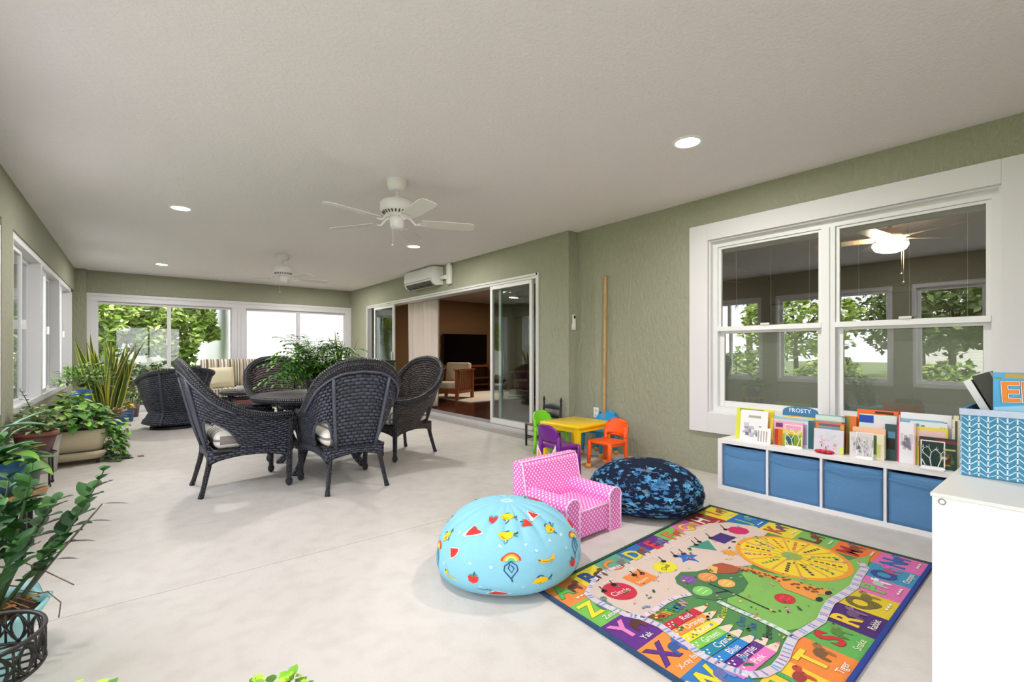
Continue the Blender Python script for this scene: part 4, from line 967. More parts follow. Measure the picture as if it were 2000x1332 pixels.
# navy bag with dinosaurs
R2 = .398
f2 = bag_fn(R2, .305, 8, 0, .34, (.06, .04))
t = thing('bean_bag', 'dark navy bean bag covered in blue dinosaurs', 'bean bag', (2.86, 2.03, 0))
g = bag_shell(f2, (20, 32, 56)); BL = [(84, 148, 200), (58, 112, 164), (110, 182, 224), (84, 148, 200), (60, 100, 146), (96, 120, 144), (70, 128, 180)]
DOFF = [0.]
def dino(a, p, r, s, c):
    DO = .003+rnd(0, .004); s *= .85
    if rnd(0, 1) < .55:     # long-necked
        stick(g, f2, R2, a, p, circ(.022*s, 10, 1.3, .8), c, r, off=DO)
        strokes(g, f2, R2, a, p, [(.018*s, .004*s), (.034*s, .022*s), (.034*s, .04*s), (.046*s, .044*s)], .009*s, c, r, DO+.0003)
        strokes(g, f2, R2, a, p, [(-.02*s, .0), (-.04*s, -.006*s), (-.056*s, .008*s), (-.062*s, .022*s)], .007*s, c, r, DO+.0003)
        for x in (-.015, .0, .014): strokes(g, f2, R2, a, p, [(x*s, -.01*s), (x*s*1.2, -.032*s)], .009*s, c, r, DO+.0002)
    elif rnd(0, 1) < .6:    # spiky
        pts = [((.034 if k % 2 else .018)*s*cos(2*pi*k/14), (.026 if k % 2 else .014)*s*sin(2*pi*k/14)) for k in range(14)]
        stick(g, f2, R2, a, p, pts, c, r, off=DO)
    else:
        strokes(g, f2, R2, a, p, [(-.03*s, .0), (-.01*s, .014*s), (.012*s, .0), (.03*s, .012*s)], .006*s, c, r, DO); strokes(g, f2, R2, a, p, [(0, 0), (.008*s, -.02*s)], .006*s, c, r, DO)
for j in range(560):
    a = rnd(0, 2*pi); p = math.asin(rnd(-.55, .98)); dino(a, p, rnd(0, 6.28), rnd(.55, 1.05), random.choice(BL))
g.build('cover', FABRIC, t)
g = MB((26, 40, 62), True); g.tube([f2(2*pi*k/60, .02, .003) for k in range(61)], .0035, 5); g.build('seam', FABRIC, t)
# ================================================================== alphabet rug (printed cloth: one flat mesh)
random.seed(33)
RC = [(1.38, .50), (3.195, .525), (3.18, 1.715), (1.44, 1.60)]      # near left, near right, far right, far left
RW, RH = 1.8, 1.2
def rg(x, y, z=0.):
    u, v = x/RW, y/RH
    p = [(1-u)*(1-v)*RC[0][i]+u*(1-v)*RC[1][i]+u*v*RC[2][i]+(1-u)*v*RC[3][i] for i in (0, 1)]
    return Vector((p[0], p[1], z))
ZB = .0085
g = MB((24, 52, 120))
def slab(g, x0, x1, y0, y1, z0, z1, col):
    vs = [rg(x, y, z) for z in (z0, z1) for x, y in ((x0, y0), (x1, y0), (x1, y1), (x0, y1))]
    g.add(vs, [(3, 2, 1, 0), (4, 5, 6, 7), (0, 1, 5, 4), (1, 2, 6, 5), (2, 3, 7, 6), (3, 0, 4, 7)], col, False)
slab(g, 0, RW, 0, RH, .001, .008, (28, 52, 116))
def q(g, x0, x1, y0, y1, col, k=1, n=3):
    def fn(u, v): return rg(x0+(x1-x0)*u, y0+(y1-y0)*v, ZB+k*.0004)
    g.grid(fn, n, n, col, smooth=False)
def patch(g, pts, col, k):
    n = len(pts); c = (sum(p[0] for p in pts)/n, sum(p[1] for p in pts)/n)
    g.add([rg(x, y, ZB+k*.0004) for x, y in pts], [tuple(range(n))], col, False)
def pxpatch(g, pts, col, k):
    P = [onz(px, py, ZB+k*.0004) for px, py in pts]; n = len(P)
    A = sum(P[i].x*P[(i+1) % n].y-P[(i+1) % n].x*P[i].y for i in range(n))
    if A < 0: P = P[::-1]
    g.add(P, [tuple(range(n))], col, False)
def pxband(g, pts, w, col, k, ticks=None):
    """a strip of width w along floor points"""
    P = [onz(px, py, ZB+k*.0004) for px, py in pts]; S = []
    for i in range(len(P)-1):
        n = max(1, int((P[i+1]-P[i]).length/.03))
        for j in range(n): S.append(P[i].lerp(P[i+1], j/n))
    S.append(P[-1]); l = []; r = []
    for i, p in enumerate(S):
        t_ = (S[min(i+1, len(S)-1)]-S[max(i-1, 0)]).normalized(); nn = Vector((-t_.y, t_.x, 0))*w/2
        l.append(p+nn); r.append(p-nn)
    n = len(S); g.add(l+r, [(i+n, i+1+n, i+1, i) for i in range(n-1)], col, False)
    if ticks:
        L_ = 0
        tk = []
        for i in range(n-1):
            a, b = S[i], S[i+1]; ln = (b-a).length; t_ = (b-a).normalized(); nn = Vector((-t_.y, t_.x, 0))
            m = max(1, round(ln/.016))
            for j in range(m):
                p = a.lerp(b, (j+.5)/m)+Vector((0, 0, .0004)); h = t_*.0038; v_ = nn*w*.42
                g.add([p-h-v_, p+h-v_, p+h+v_, p-h+v_], [(0, 1, 2, 3)], ticks[(i+j) % len(ticks)], False)
UX = (rg(1, .5)-rg(.2, .5)).normalized(); UY = (rg(.9, 1)-rg(.9, .1)).normalized()
def rtext(g, s, x, y, size, col, k=4, bold=.0, ux=None, uy=None): g.text(s, rg(x, y, ZB+k*.0004), ux or UX, uy or UY, size, col, bold)
def rtextpx(g, s, px, py, size, col, k=4, bold=.0, rot=0.):
    a = radians(rot); X_ = UX*cos(a)+UY*sin(a); Y_ = UY*cos(a)-UX*sin(a); g.text(s, onz(px, py, ZB+k*.0004), X_, Y_, size, col, bold)
B0 = .014; TW = (RW-2*B0)/9; TH = (RH-2*B0)/6
q(g, B0, RW-B0, B0, RH-B0, (82, 140, 78), 0, 6)
OR, YE, TE, BU, PU, GN, PK, RD = (240, 140, 60), (232, 214, 52), (96, 172, 142), (38, 112, 186), (94, 36, 138), (122, 184, 88), (222, 112, 178), (176, 28, 44)
TILES = [('A', 0, 5, OR, (90, 190, 90)), ('B', 1, 5, YE, (28, 74, 150)), ('C', 2, 5, TE, OR), ('D', 3, 5, BU, (220, 214, 70)), ('E', 4, 5, PU, (220, 50, 60)), ('F', 5, 5, GN, (230, 110, 60)),
         ('G', 6, 5, PK, (240, 196, 60)), ('H', 7, 5, RD, (240, 226, 214)), ('I', 8, 5, YE, (214, 90, 60)), ('J', 8, 4, BU, (120, 200, 130)), ('K', 8, 3, YE, (200, 80, 70)), ('L', 8, 2, GN, (120, 60, 40)), ('M', 8, 1, (234, 120, 54), (180, 40, 40)),
         ('N', 8, 0, PK, (40, 110, 190)), ('O', 7, 0, (60, 150, 190), (56, 70, 150)), ('P', 6, 0, PK, (120, 190, 100)), ('Q', 5, 0, (222, 196, 40), (116, 104, 40)), ('R', 4, 0, (70, 28, 110), (240, 200, 50)), ('S', 3, 0, (96, 176, 86), (208, 40, 44)),
         ('T', 2, 0, (242, 138, 56), (250, 214, 60)), ('U', 1, 0, (246, 206, 50), (80, 170, 110)), ('V', 0, 0, (110, 180, 90), (200, 60, 120)), ('W', 0, 1, (40, 126, 200), (244, 222, 50)), ('X', 0, 2, (246, 150, 62), (96, 40, 142)), ('Y', 0, 3, (98, 34, 140), (240, 130, 200)), ('Z', 0, 4, (118, 196, 84), (244, 226, 50))]
CAP = {'Z': 'Zebra', 'Y': 'Yak', 'X': 'X-ray fish', 'C': 'Cat', 'T': 'Tiger', 'R': 'Rabbit', 'D': 'Dog', 'S': 'Snake', 'O': 'Octopus'}
ANI = {'Z': (120, 140, 140), 'Y': (110, 50, 44), 'X': (70, 110, 200), 'W': (130, 140, 220), 'U': (200, 70, 60), 'T': (160, 110, 60), 'S': (110, 160, 70), 'R': (140, 100, 150), 'Q': (150, 130, 70), 'P': (240, 240, 240), 'O': (220, 110, 170), 'N': (90, 120, 200), 'M': (150, 100, 80), 'L': (150, 80, 50),
       'K': (120, 100, 120), 'J': (120, 180, 200), 'I': (200, 110, 60), 'H': (160, 90, 60), 'G': (230, 180, 90), 'F': (230, 110, 60), 'E': (130, 120, 180), 'D': (150, 90, 70), 'C': (150, 150, 150), 'B': (120, 70, 50), 'V': (180, 90, 60), 'A': (120, 70, 50)}
for ch_, ix, iy, c, lc in TILES:
    x0 = B0+ix*TW; y0 = B0+iy*TH
    q(g, x0, x0+TW, y0, y0+TH, c, 1)
    vert = ix in (0,) 
    rtext(g, ch_, x0+TW*.35, y0+TH*.58, .135, V(lc, .5), 3, .045); rtext(g, ch_, x0+TW*.35, y0+TH*.58, .135, lc, 4, .030)
    # little animal beside the letter
    ac = ANI[ch_]; cx, cy = x0+TW*.72, y0+TH*.58; s = .030
    for k_, (dx, dy, r1, r2) in enumerate(((0, 0, 1.15, .75), (.035, .022, .62, .55), (-.028, -.024, .3, .8), (.02, -.026, .3, .8))):
        patch(g, [(cx+dx+s*r1*cos(2*pi*j/12), cy+dy+s*r2*sin(2*pi*j/12)) for j in range(12)], V(ac, .8+.2*(k_ % 2)), 5+k_)
    patch(g, [(cx+.042+.004*cos(j), cy+.028+.004*sin(j)) for j in range(6)], (20, 20, 20), 10)
    if ch_ in CAP: rtext(g, CAP[ch_], x0+TW*.55, y0+TH*.14, .032 if len(CAP[ch_]) > 7 else .038, (244, 240, 230) if ch_ not in 'S' else (220, 236, 190), 9, .006)
    else:
        for j in range(3): q(g, x0+TW*(.4+.14*j), x0+TW*(.5+.14*j), y0+TH*.11, y0+TH*.16, (240, 236, 226), 9, 1)
# pale winding area, light green field, tree
pale = [(1152, 1160), (1158, 1135), (1172, 1118), (1215, 1104), (1262, 1080), (1310, 1055), (1345, 1032), (1385, 1022), (1425, 1020), (1475, 1028), (1500, 1040), (1478, 1060), (1462, 1085), (1470, 1104), (1440, 1106), (1405, 1112), (1362, 1116), (1328, 1118), (1324, 1132), (1342, 1150), (1352, 1160), (1318, 1166), (1290, 1184), (1268, 1200), (1250, 1204), (1200, 1184)]
pxpatch(g, pale, (222, 200, 190), 3)
pxpatch(g, [(1455, 1112), (1500, 1118), (1560, 1128), (1630, 1100), (1700, 1085), (1690, 1120), (1652, 1152), (1612, 1180), (1600, 1205), (1560, 1228), (1532, 1232), (1470, 1200), (1420, 1176), (1425, 1150)], (132, 188, 92), 4)
pxpatch(g, [(1318, 1128), (1330, 1117), (1360, 1116), (1385, 1110), (1420, 1112), (1450, 1122), (1462, 1138), (1452, 1155), (1430, 1166), (1395, 1172), (1360, 1168), (1342, 1152), (1322, 1140)], (70, 124, 76), 5)
for (px_, py_, r, c) in ((1382, 1127, .052, (236, 150, 84)), (1419, 1139, .045, (242, 182, 96)), (1372, 1154, .05, (140, 204, 110)), (1344, 1132, .045, (130, 80, 160)), (1533, 1169, .05, (206, 44, 58))):
    c0 = onz(px_, py_, ZB+.0004*7); g.add([c0+Vector((r*cos(2*pi*j/16), r*.8*sin(2*pi*j/16), 0)) for j in range(16)], [tuple(range(16))], c, False)
    for j in (-1, 1): g.add([c0+Vector((x*r, y*r, .0005)) for x, y in ((-.5, j*.25-.07), (.5, j*.25-.07), (.5, j*.25+.07), (-.5, j*.25+.07))], [(0, 1, 2, 3)], V(c, 1.25), False)
pxband(g, [(1385, 1140), (1422, 1154), (1515, 1196)], .010, (36, 50, 44), 7); pxband(g, [(1398, 1158), (1422, 1154)], .010, (36, 50, 44), 7)
# yellow sun wheel
c0 = onz(1546, 1086, ZB+.0004*6)
def ring(r, k, c, n=36): g.add([Vector((c0.x+r*1.0*cos(2*pi*j/n), c0.y+r*.98*sin(2*pi*j/n), ZB+k*.0004)) for j in range(n)], [tuple(range(n))], c, False)
ring(.275, 6, (240, 160, 52)); ring(.25, 7, (246, 214, 50)); 
for j in range(12):
    a = 2*pi*j/12; d_ = Vector((cos(a), sin(a), 0)); nn = Vector((-sin(a), cos(a), 0)); o_ = Vector((c0.x, c0.y, ZB+.0004*8))
    g.add([o_+d_*.05-nn*.003, o_+d_*.245-nn*.006, o_+d_*.245+nn*.006, o_+d_*.05+nn*.003], [(0, 1, 2, 3)], (226, 160, 60), False)
    a += pi/12; d_ = Vector((cos(a), sin(a), 0)); nn = Vector((-sin(a), cos(a), 0)); cc = random.choice([(90, 90, 50), (220, 90, 60), (110, 150, 70), (60, 60, 60)])
    for m in range(5): g.add([o_+d_*(.10+.026*m)-nn*.009, o_+d_*(.118+.026*m)-nn*.009, o_+d_*(.118+.026*m)+nn*.007, o_+d_*(.10+.026*m)+nn*.007], [(0, 1, 2, 3)], cc, False)
ring(.05, 9, (150, 176, 80))
# small sun, shapes on a string
s0 = onz(1425, 1079, ZB+.0004*6)
g.add([s0+Vector(((.05 if j % 2 else .026)*cos(2*pi*j/20), (.05 if j % 2 else .026)*sin(2*pi*j/20), 0)) for j in range(20)], [tuple(range(20))], (238, 160, 50), False)
def shape(px_, py_, pts, c, k=5):
    o_ = onz(px_, py_, ZB+.0004*k); g.add([o_+Vector((x, y, 0)) for x, y in pts], [tuple(range(len(pts)))], c, False)
shape(1210, 1154, circ(.078, 24), (206, 32, 62)); rtextpx(g, 'Circle', 1212, 1156, .045, (250, 226, 226), 7, .004, -8)
shape(1250, 1128, [(-.07, -.055), (.07, -.055), (.07, .055), (-.07, .055)], (240, 140, 60)); rtextpx(g, 'Square', 1255, 1133, .030, (250, 236, 210), 7, .003)
shape(1299, 1107, circ(.07, 20, 1.0, .8), (236, 222, 40)); rtextpx(g, 'Oval', 1300, 1108, .040, (70, 70, 30), 7, .004, 15)
shape(1341, 1088, [((.075 if j % 2 else .032)*cos(2*pi*j/10+.3), (.075 if j % 2 else .032)*sin(2*pi*j/10+.3)) for j in range(10)], (28, 110, 200))
shape(1377, 1066, [(-.085, .05), (.09, .03), (-.01, -.075)], (62, 148, 128)); shape(1412, 1051, [(-.07, -.045), (.07, -.045), (.07, .05), (-.07, .05)], (62, 34, 120)); shape(1442, 1036, [(.07*cos(pi/4*j+.39), .06*sin(pi/4*j+.39)) for j in range(8)], (208, 30, 98))
for (px_, py_) in ((1199, 1142), (1239, 1123), (1254, 1120), (1296, 1096), (1320, 1086), (1335, 1081), (1360, 1064), (1366, 1058), (1388, 1050), (1417, 1034), (1180, 1154)):
    o_ = onz(px_, py_, ZB+.0004*8); g.add([o_+Vector((.016*cos(2*pi*j/10), .013*sin(2*pi*j/10), 0)) for j in range(10)], [tuple(range(10))], (26, 22, 26), False)
    pxband(g, [(px_-10, py_-9), (px_, py_)], .006, (60, 50, 50), 8)
# giraffe
pxband(g, [(1438, 1108), (1470, 1112), (1510, 1128), (1530, 1136)], .040, (238, 150, 64), 8)
pxpatch(g, [(1388, 1112), (1392, 1102), (1410, 1099), (1432, 1104), (1446, 1110), (1440, 1118), (1416, 1120), (1400, 1120)], (176, 84, 50), 9); pxpatch(g, [(1380, 1110), (1388, 1104), (1402, 1108), (1400, 1120), (1388, 1118)], (238, 186, 110), 10)
pxpatch(g, [(1512, 1128), (1535, 1128), (1570, 1140), (1605, 1150), (1622, 1152), (1618, 1162), (1596, 1160), (1602, 1172), (1588, 1172), (1560, 1160), (1532, 1150)], (240, 158, 66), 9)
for j in range(34):
    u_ = j/33; px_ = 1445+u_*160+rnd(-3, 3); py_ = 1110+u_*45+rnd(-7, 7)*(u_+.25); o_ = onz(px_, py_, ZB+.0004*10); r = rnd(.008, .014)
    g.add([o_+Vector((r*cos(2*pi*m/6), r*.8*sin(2*pi*m/6), 0)) for m in range(6)], [tuple(range(6))], (140, 74, 30), False)
for (px_, py_) in ((1600, 1170), (1618, 1158)): shape(px_, py_, circ(.018, 8, 1.4, .7), (26, 36, 30), 11)
# pencils
PEN = [((1299, 1226), (1363, 1192), (206, 30, 62), 'Red'), ((1313, 1240), (1380, 1203), (246, 150, 50), 'Orange'), ((1328, 1254), (1396, 1215), (248, 226, 40), 'Yellow'), ((1346, 1267), (1412, 1230), (134, 206, 82), 'Green'),
       ((1368, 1282), (1432, 1240), (14, 136, 172), 'Cyan'), ((1392, 1296), (1455, 1252), (34, 132, 214), 'Blue'), ((1417, 1306), (1483, 1256), (102, 30, 142), 'Purple'), ((1440, 1320), (1505, 1268), (240, 120, 196), 'Pink')]
for (a_, b_, c, s) in PEN:
    A_, B_ = onz(*a_, ZB+.0004*6), onz(*b_, ZB+.0004*6); t_ = (B_-A_).normalized(); nn = Vector((-t_.y, t_.x, 0)); w = .0215
    g.add([A_-nn*w, B_-nn*w, B_+nn*w, A_+nn*w], [(0, 1, 2, 3)], c, False)
    g.add([B_-nn*w, B_+t_*.055-nn*.008, B_+t_*.055+nn*.008, B_+nn*w], [(0, 1, 2, 3)], (240, 216, 196), False); g.add([B_+t_*.055-nn*.008, B_+t_*.075, B_+t_*.055+nn*.008], [(0, 1, 2)], c, False)
    g.text(s, A_.lerp(B_, .62)+Vector((0, 0, .0006)), t_, nn, .040, (248, 244, 240), .004)
    for m in range(4): o_ = A_.lerp(B_, .10+.05*m)+nn*(.007 if m % 2 else -.007)+Vector((0, 0, .0006)); g.add([o_+Vector((.005*cos(j*pi/3), .005*sin(j*pi/3), 0)) for j in range(6)], [tuple(range(6))], (248, 244, 240), False)
for s, px_, py_, c in (('R', 1284, 1204, (176, 44, 40)), ('a', 1292, 1200, (214, 90, 50)), ('i', 1298, 1196.5, (232, 170, 50)), ('n', 1305, 1192.5, (150, 190, 60)), ('b', 1313, 1188, (60, 150, 160)), ('o', 1321, 1184, (50, 100, 180)), ('w', 1331, 1178, (200, 150, 170))):
    rtextpx(g, s, px_, py_, .085, c, 6, .01, 18)
RT = [(226, 222, 236), (150, 130, 190), (240, 200, 210), (130, 160, 210)]
pxband(g, [(1146, 1158), (1160, 1134), (1176, 1118), (1216, 1103)], .022, (226, 222, 232), 6, RT[1:3])
pxband(g, [(1146, 1158), (1162, 1172), (1190, 1186), (1222, 1200), (1252, 1206), (1290, 1222), (1330, 1250), (1372, 1280), (1420, 1304), (1462, 1318)], .034, (214, 210, 226), 7, RT)
pxband(g, [(1252, 1206), (1272, 1196), (1300, 1176), (1322, 1166), (1350, 1160)], .022, (226, 222, 232), 7, RT[1:3])
pxband(g, [(1462, 1318), (1490, 1316), (1516, 1304), (1532, 1284), (1540, 1262), (1550, 1244), (1578, 1228), (1604, 1212), (1612, 1194), (1622, 1176), (1648, 1160), (1668, 1146), (1676, 1128), (1690, 1108), (1680, 1098)], .034, (214, 210, 226), 8, RT)
pxband(g, [(1402, 1174), (1432, 1188), (1470, 1204), (1510, 1222), (1548, 1242)], .026, (210, 224, 216), 8, [(160, 190, 180), (236, 240, 240)])
for s, px_, py_, c in (('Three', 1412, 1197, (190, 200, 60)), ('One', 1448, 1213, (40, 100, 180)), ('Six', 1470, 1222, (40, 90, 170)), ('Eleven', 1500, 1232, (40, 60, 50))): rtextpx(g, s, px_, py_, .045, c, 6, .004, 20)
slab(g, 0, RW, -.004, .012, .001, ZB+.006, (26, 58, 150)); slab(g, RW-.012, RW+.004, 0, RH, .001, ZB+.006, (34, 84, 60)); slab(g, 0, RW, RH-.012, RH+.004, .001, ZB+.006, (36, 80, 60)); slab(g, -.004, .012, 0, RH, .001, ZB+.006, (30, 70, 110))
# small flowers, leaves and marks scattered over the printed field
for k in range(150):
    x, y = rnd(.26, 1.54), rnd(.24, .96); o_ = rg(x, y, ZB+.0004*11); P2 = (x, y)
    c = random.choice([(230, 120, 90), (240, 214, 90), (64, 120, 60), (160, 206, 110), (54, 104, 66), (236, 160, 180), (110, 160, 200)]); r = rnd(.004, .010)
    for m in range(random.choice((1, 3))):
        q_ = o_+Vector((rnd(-.014, .014), rnd(-.014, .014), 0)); g.add([q_+Vector((r*cos(j*pi/3), r*.7*sin(j*pi/3), 0)) for j in range(6)], [tuple(range(6))], c, False)
g.c = [tuple((v*.84+.028) for v in c) for c in g.c]
tag(g.build('alphabet_rug', paint(.95, 0, .1, .3, 300.)), 'colourful alphabet rug with animals, pencils and shapes on the porch floor', 'rug')
# ================================================================== cube shelf with blue bins
t = thing('cube_shelf', 'low white four-cube shelf under the double window', 'shelf', (3.66, 1.18, 0))
W = (238, 236, 240); SY0, SY1 = -.73, .73; SZ = .402
g = MB(W); g.bb(0, .385, SY0, SY1, SZ-.032, SZ); g.build('top_panel', SATIN, t, bevel=.002)
g = MB(W); g.bb(0, .385, SY0, SY1, 0, .032); g.build('bottom_panel', SATIN, t, bevel=.002)
for s in (SY0, SY1-.034): g = MB(W); g.bb(0, .385, s, s+.034, .032, SZ-.032); g.build('side_panel', SATIN, t, bevel=.002)
CW = (SY1-SY0-.068-.045)/4
for k in range(1, 4):
    y = SY0+.034+k*CW+(k-1)*.015; g = MB(W); g.bb(0, .385, y, y+.015, .032, SZ-.032); g.build('divider', SATIN, t)
M_BIN = stucco('blue_bin_fabric', (96, 142, 190), (88, 134, 182), 14, .12, .01, (1, 1, 1), .9)
lab = ['blue fabric bin in the cube farthest from the white cabinet', 'blue fabric bin second from the left in the cube shelf', 'blue fabric bin third from the left in the cube shelf', 'blue fabric bin partly hidden behind the white cabinet']
def bin_(k):
    y1 = 1.18+SY1-.034-k*(CW+.015); yc = y1-CW/2; h = .318; w = CW-.016
    t = thing('storage_bin', lab[k], 'storage bin', (3.664, yc, .033), 0, 'blue bins in the cube shelf')
    g = MB((96, 142, 190), True)
    g.grid(lambda u, v: Vector((.012-.010*sin(pi*u)*sin(pi*v)+.0035*sin(v*9+k)*sin(pi*u), (.5-u)*w, h*v)), 16, 12); 
    g.grid(lambda u, v: Vector((.012+.35*u, -w/2, h*v)), 4, 2); g.grid(lambda u, v: Vector((.362-.35*u, w/2, h*v)), 4, 2); g.grid(lambda u, v: Vector((.012+.35*u, (v-.5)*w, .002)), 3, 3); g.grid(lambda u, v: Vector((.362, (u-.5)*w, h*v)), 3, 3)
    g.build('body', M_BIN, t, solid=.004)
    g = MB((82, 128, 178)); g.grid(lambda u, v: Vector((.004-.008*sin(pi*u), (.5-u)*w, h-.05-.012*sin(pi*u)+.012*v)), 14, 1); g.build('hem', M_BIN, t)
for k in range(4): bin_(k)
# ------------------------------------------------------------------ books on the shelf
ZS = SZ+.001
def book(label, px0, px1, ytop, x, th, col, name='book', art=None, lean=.0, pages=(238, 232, 220), cat='book', rz=0.):
    """upright book whose cover faces the porch, its front at x"""
    p = onx(px0, ytop, x); r = onx(px1, ytop, x); y0, y1 = r.y, p.y; h = p.z-ZS
    t = thing(name, label, cat, (x, (y0+y1)/2, ZS), rz, 'books on the cube shelf'); w = y1-y0
    g = MB(col); sh = lean*h
    def P(xx, yy, zz): return Vector((xx+lean*zz, yy, zz))
    def slabb(g, xa, xb, ya, yb, za, zb, c):
        vs = [P(x_, y_, z_) for z_ in (za, zb) for x_, y_ in ((xa, ya), (xb, ya), (xb, yb), (xa, yb))]
        g.add(vs, [(3, 2, 1, 0), (4, 5, 6, 7), (0, 1, 5, 4), (1, 2, 6, 5), (2, 3, 7, 6), (3, 0, 4, 7)], c, False)
    slabb(g, 0, .0025, -w/2, w/2, 0, h, col); slabb(g, th-.0025, th, -w/2, w/2, 0, h, col); slabb(g, .0025, th-.0025, w/2-.003, w/2, 0, h, V(col, .85))
    if art:
        for (u0, u1, v0, v1, c) in art:      # u from the left as seen, v from the foot
            ya, yb = w/2-u0*w, w/2-u1*w; vs = [P(-.0008, y_, z_) for y_, z_ in ((ya, v0*h), (yb, v0*h), (yb, v1*h), (ya, v1*h))]
            g.add(vs, [(0, 1, 2, 3)], c, False)
    cv = g.build('cover', paint(.35), t)
    g = MB(pages); slabb(g, .0025, th-.0025, -w/2+.003, w/2-.003, .003, h-.003, pages); g.build('pages', MATTE, t)
    return t, w, h, P
def scr(n, cols, x0=.08, x1=.92, y0=.1, y1=.9, s=.12):
    return [(a, min(.97, a+rnd(s*.4, s)), b, min(.97, b+rnd(s*.3, s)), random.choice(cols)) for a, b in ((rnd(x0, x1-s), rnd(y0, y1-s)) for _ in range(n))]
PAST = [(214, 214, 232), (226, 206, 222), (206, 226, 214), (232, 226, 204), (190, 200, 214)]
book('yellow-green picture book at the left end, standing behind a white booklet', 1436, 1508, 796, 3.80, .02, (222, 226, 60), art=[(.1, .75, .9, .98, (96, 130, 50)), (.62, .98, .5, .95, (240, 196, 30))], lean=.12)
book('yellow and orange thin book leaning at the right of the white booklet', 1482, 1509, 814, 3.775, .012, (240, 200, 70), art=[(.1, .6, .5, .8, (60, 60, 50)), (.2, .9, .1, .4, (240, 150, 60))], lean=.1)
book('white picture booklet with a grey drawing at the left end of the shelf', 1444, 1497, 800, 3.735, .01, (238, 236, 240), art=[(.3, .75, .76, .84, (170, 174, 160))]+scr(16, [(200, 200, 210), (180, 184, 196), (170, 140, 150)], .1, .9, .12, .6, .2), lean=.14)
book('small white booklet with grey stripes propped low beside the leftmost booklet', 1478, 1504, 835, 3.715, .006, (244, 242, 240), art=[(.05+.2*k, .14+.2*k, .1, .8, (170, 160, 160)) for k in range(4)], lean=.16)
# FROSTY book with an arched top
t, w, h, P = book('blue arched book titled FROSTY standing tallest in its row', 1527, 1596, 806, 3.83, .016, (52, 118, 168), lean=.06, art=[(.0, 1., .86, .93, (240, 190, 70)), (0, 1, .78, .86, (236, 130, 110))])
g = MB((52, 118, 168)); n = 16
arc = [P(0, w/2*cos(pi*k/n), h+(.055)*sin(pi*k/n)**.6) for k in range(n+1)]; arc2 = [v+Vector((.016, 0, 0)) for v in arc]
g.add(arc+arc2, [tuple(range(n+1)), tuple(range(n+1, 2*n+2))[::-1]]+[(i+1, i, n+1+i, n+2+i) for i in range(n)]); g.build('arched_top', paint(.35), t)
g = MB(); g.text('FROSTY', P(-.0012, 0, h+.024), (0, -1, 0), (0, 0, 1), .042, (226, 240, 250), .012); g.build('title', paint(.35), t)
book('white and teal book with a dark teal spine in front of the blue arched book', 1511, 1588, 812, 3.785, .028, (214, 230, 232), art=[(0, 1, .9, 1, (170, 200, 204)), (.88, 1, 0, .95, (40, 100, 104)), (.7, .86, .1, .8, (180, 168, 206))], lean=.03)
book('pink and rainbow coloured picture book beside the leftmost metal bookend', 1512, 1568, 821, 3.755, .014, (240, 170, 196), art=[(.0, 1, 0, .68, (244, 206, 60)), (.0, .14, .0, .66, (222, 52, 40)), (.14, .3, .0, .66, (240, 130, 40)), (.3, 1, 0, .5, (170, 210, 60)), (.42, .7, .12, .42, (40, 130, 170)), (.05, .3, .74, .92, (120, 60, 110))], lean=.04)
book('grey-blue picture book in the middle group with mottled top edge', 1592, 1652, 809, 3.80, .03, (150, 176, 180), art=[(0, .96, .84, .98, (206, 226, 220)), (.86, 1, 0, 1, (52, 76, 100))], lean=.03)
book('orange framed picture book with teal bands in the middle group', 1593, 1648, 823, 3.765, .014, (232, 110, 60), art=[(.1, .88, .74, .86, (110, 160, 170)), (.1, .88, .88, .95, (90, 100, 130)), (.86, 1, .8, .95, (240, 170, 50))], lean=.04)
book('pastel lilac picture book at the front of the middle group', 1589, 1647, 836, 3.735, .012, (222, 220, 238), art=scr(26, PAST+[(120, 150, 140), (230, 180, 190)])+[(.85, 1, .0, .3, (216, 230, 120))], lean=.05)
book('thin orange and olive book squeezed right of the middle group', 1648, 1672, 812, 3.82, .02, (226, 120, 50), art=[(.1, .5, 0, 1, (150, 140, 60))], lean=.02)
book('large orange framed picture book right of the window post', 1673, 1753, 799, 3.84, .018, (240, 110, 36), art=[(.45, .9, .93, .98, (60, 40, 20)), (.08, .92, .1, .88, (206, 190, 170))], lean=.05)
book('picture book with a royal blue label and white clouds', 1677, 1750, 808, 3.81, .016, (214, 232, 226), art=[(.0, .4, .8, .98, (26, 70, 176)), (.42, 1, .68, .9, (236, 226, 238)), (.55, .7, .55, .68, (30, 120, 160)), (.62, 1, .1, .6, (60, 92, 92))], lean=.05)
book('dark teal picture book with a crimson spine', 1728, 1757, 828, 3.79, .012, (52, 86, 84), art=[(.82, 1, 0, 1, (214, 52, 96)), (.1, .7, .3, .6, (40, 34, 30)), (.2, .7, .62, .8, (90, 140, 170))], lean=.03)
book('peach coloured book behind the pale patterned booklet', 1665, 1729, 833, 3.765, .016, (246, 196, 160), art=[(.05, .95, .7, .85, (240, 170, 140))], lean=.03)
book('cream book with green foliage on its cover beside the second bookend', 1690, 1727, 846, 3.735, .026, (236, 230, 200), art=[(.38, .6, .2, .95, (90, 116, 70)), (.55, .8, .1, .6, (214, 222, 130))], lean=.02)
book('large white book with a light blue band near the white cabinet', 1757, 1858, 805, 3.83, .02, (242, 242, 248), art=[(.0, .86, .72, .88, (140, 190, 212)), (.84, .92, .70, .86, (60, 60, 90)), (0, .015, 0, 1, (240, 110, 160))], lean=.04)
book('white book with blue lettering blocks standing before the large white book', 1777, 1850, 822, 3.80, .014, (232, 240, 246), art=[(.05, .25, .6, .95, (110, 180, 200)), (.3, .4, .6, .92, (60, 150, 140)), (.8, .98, .6, .9, (180, 200, 200))], lean=.04)
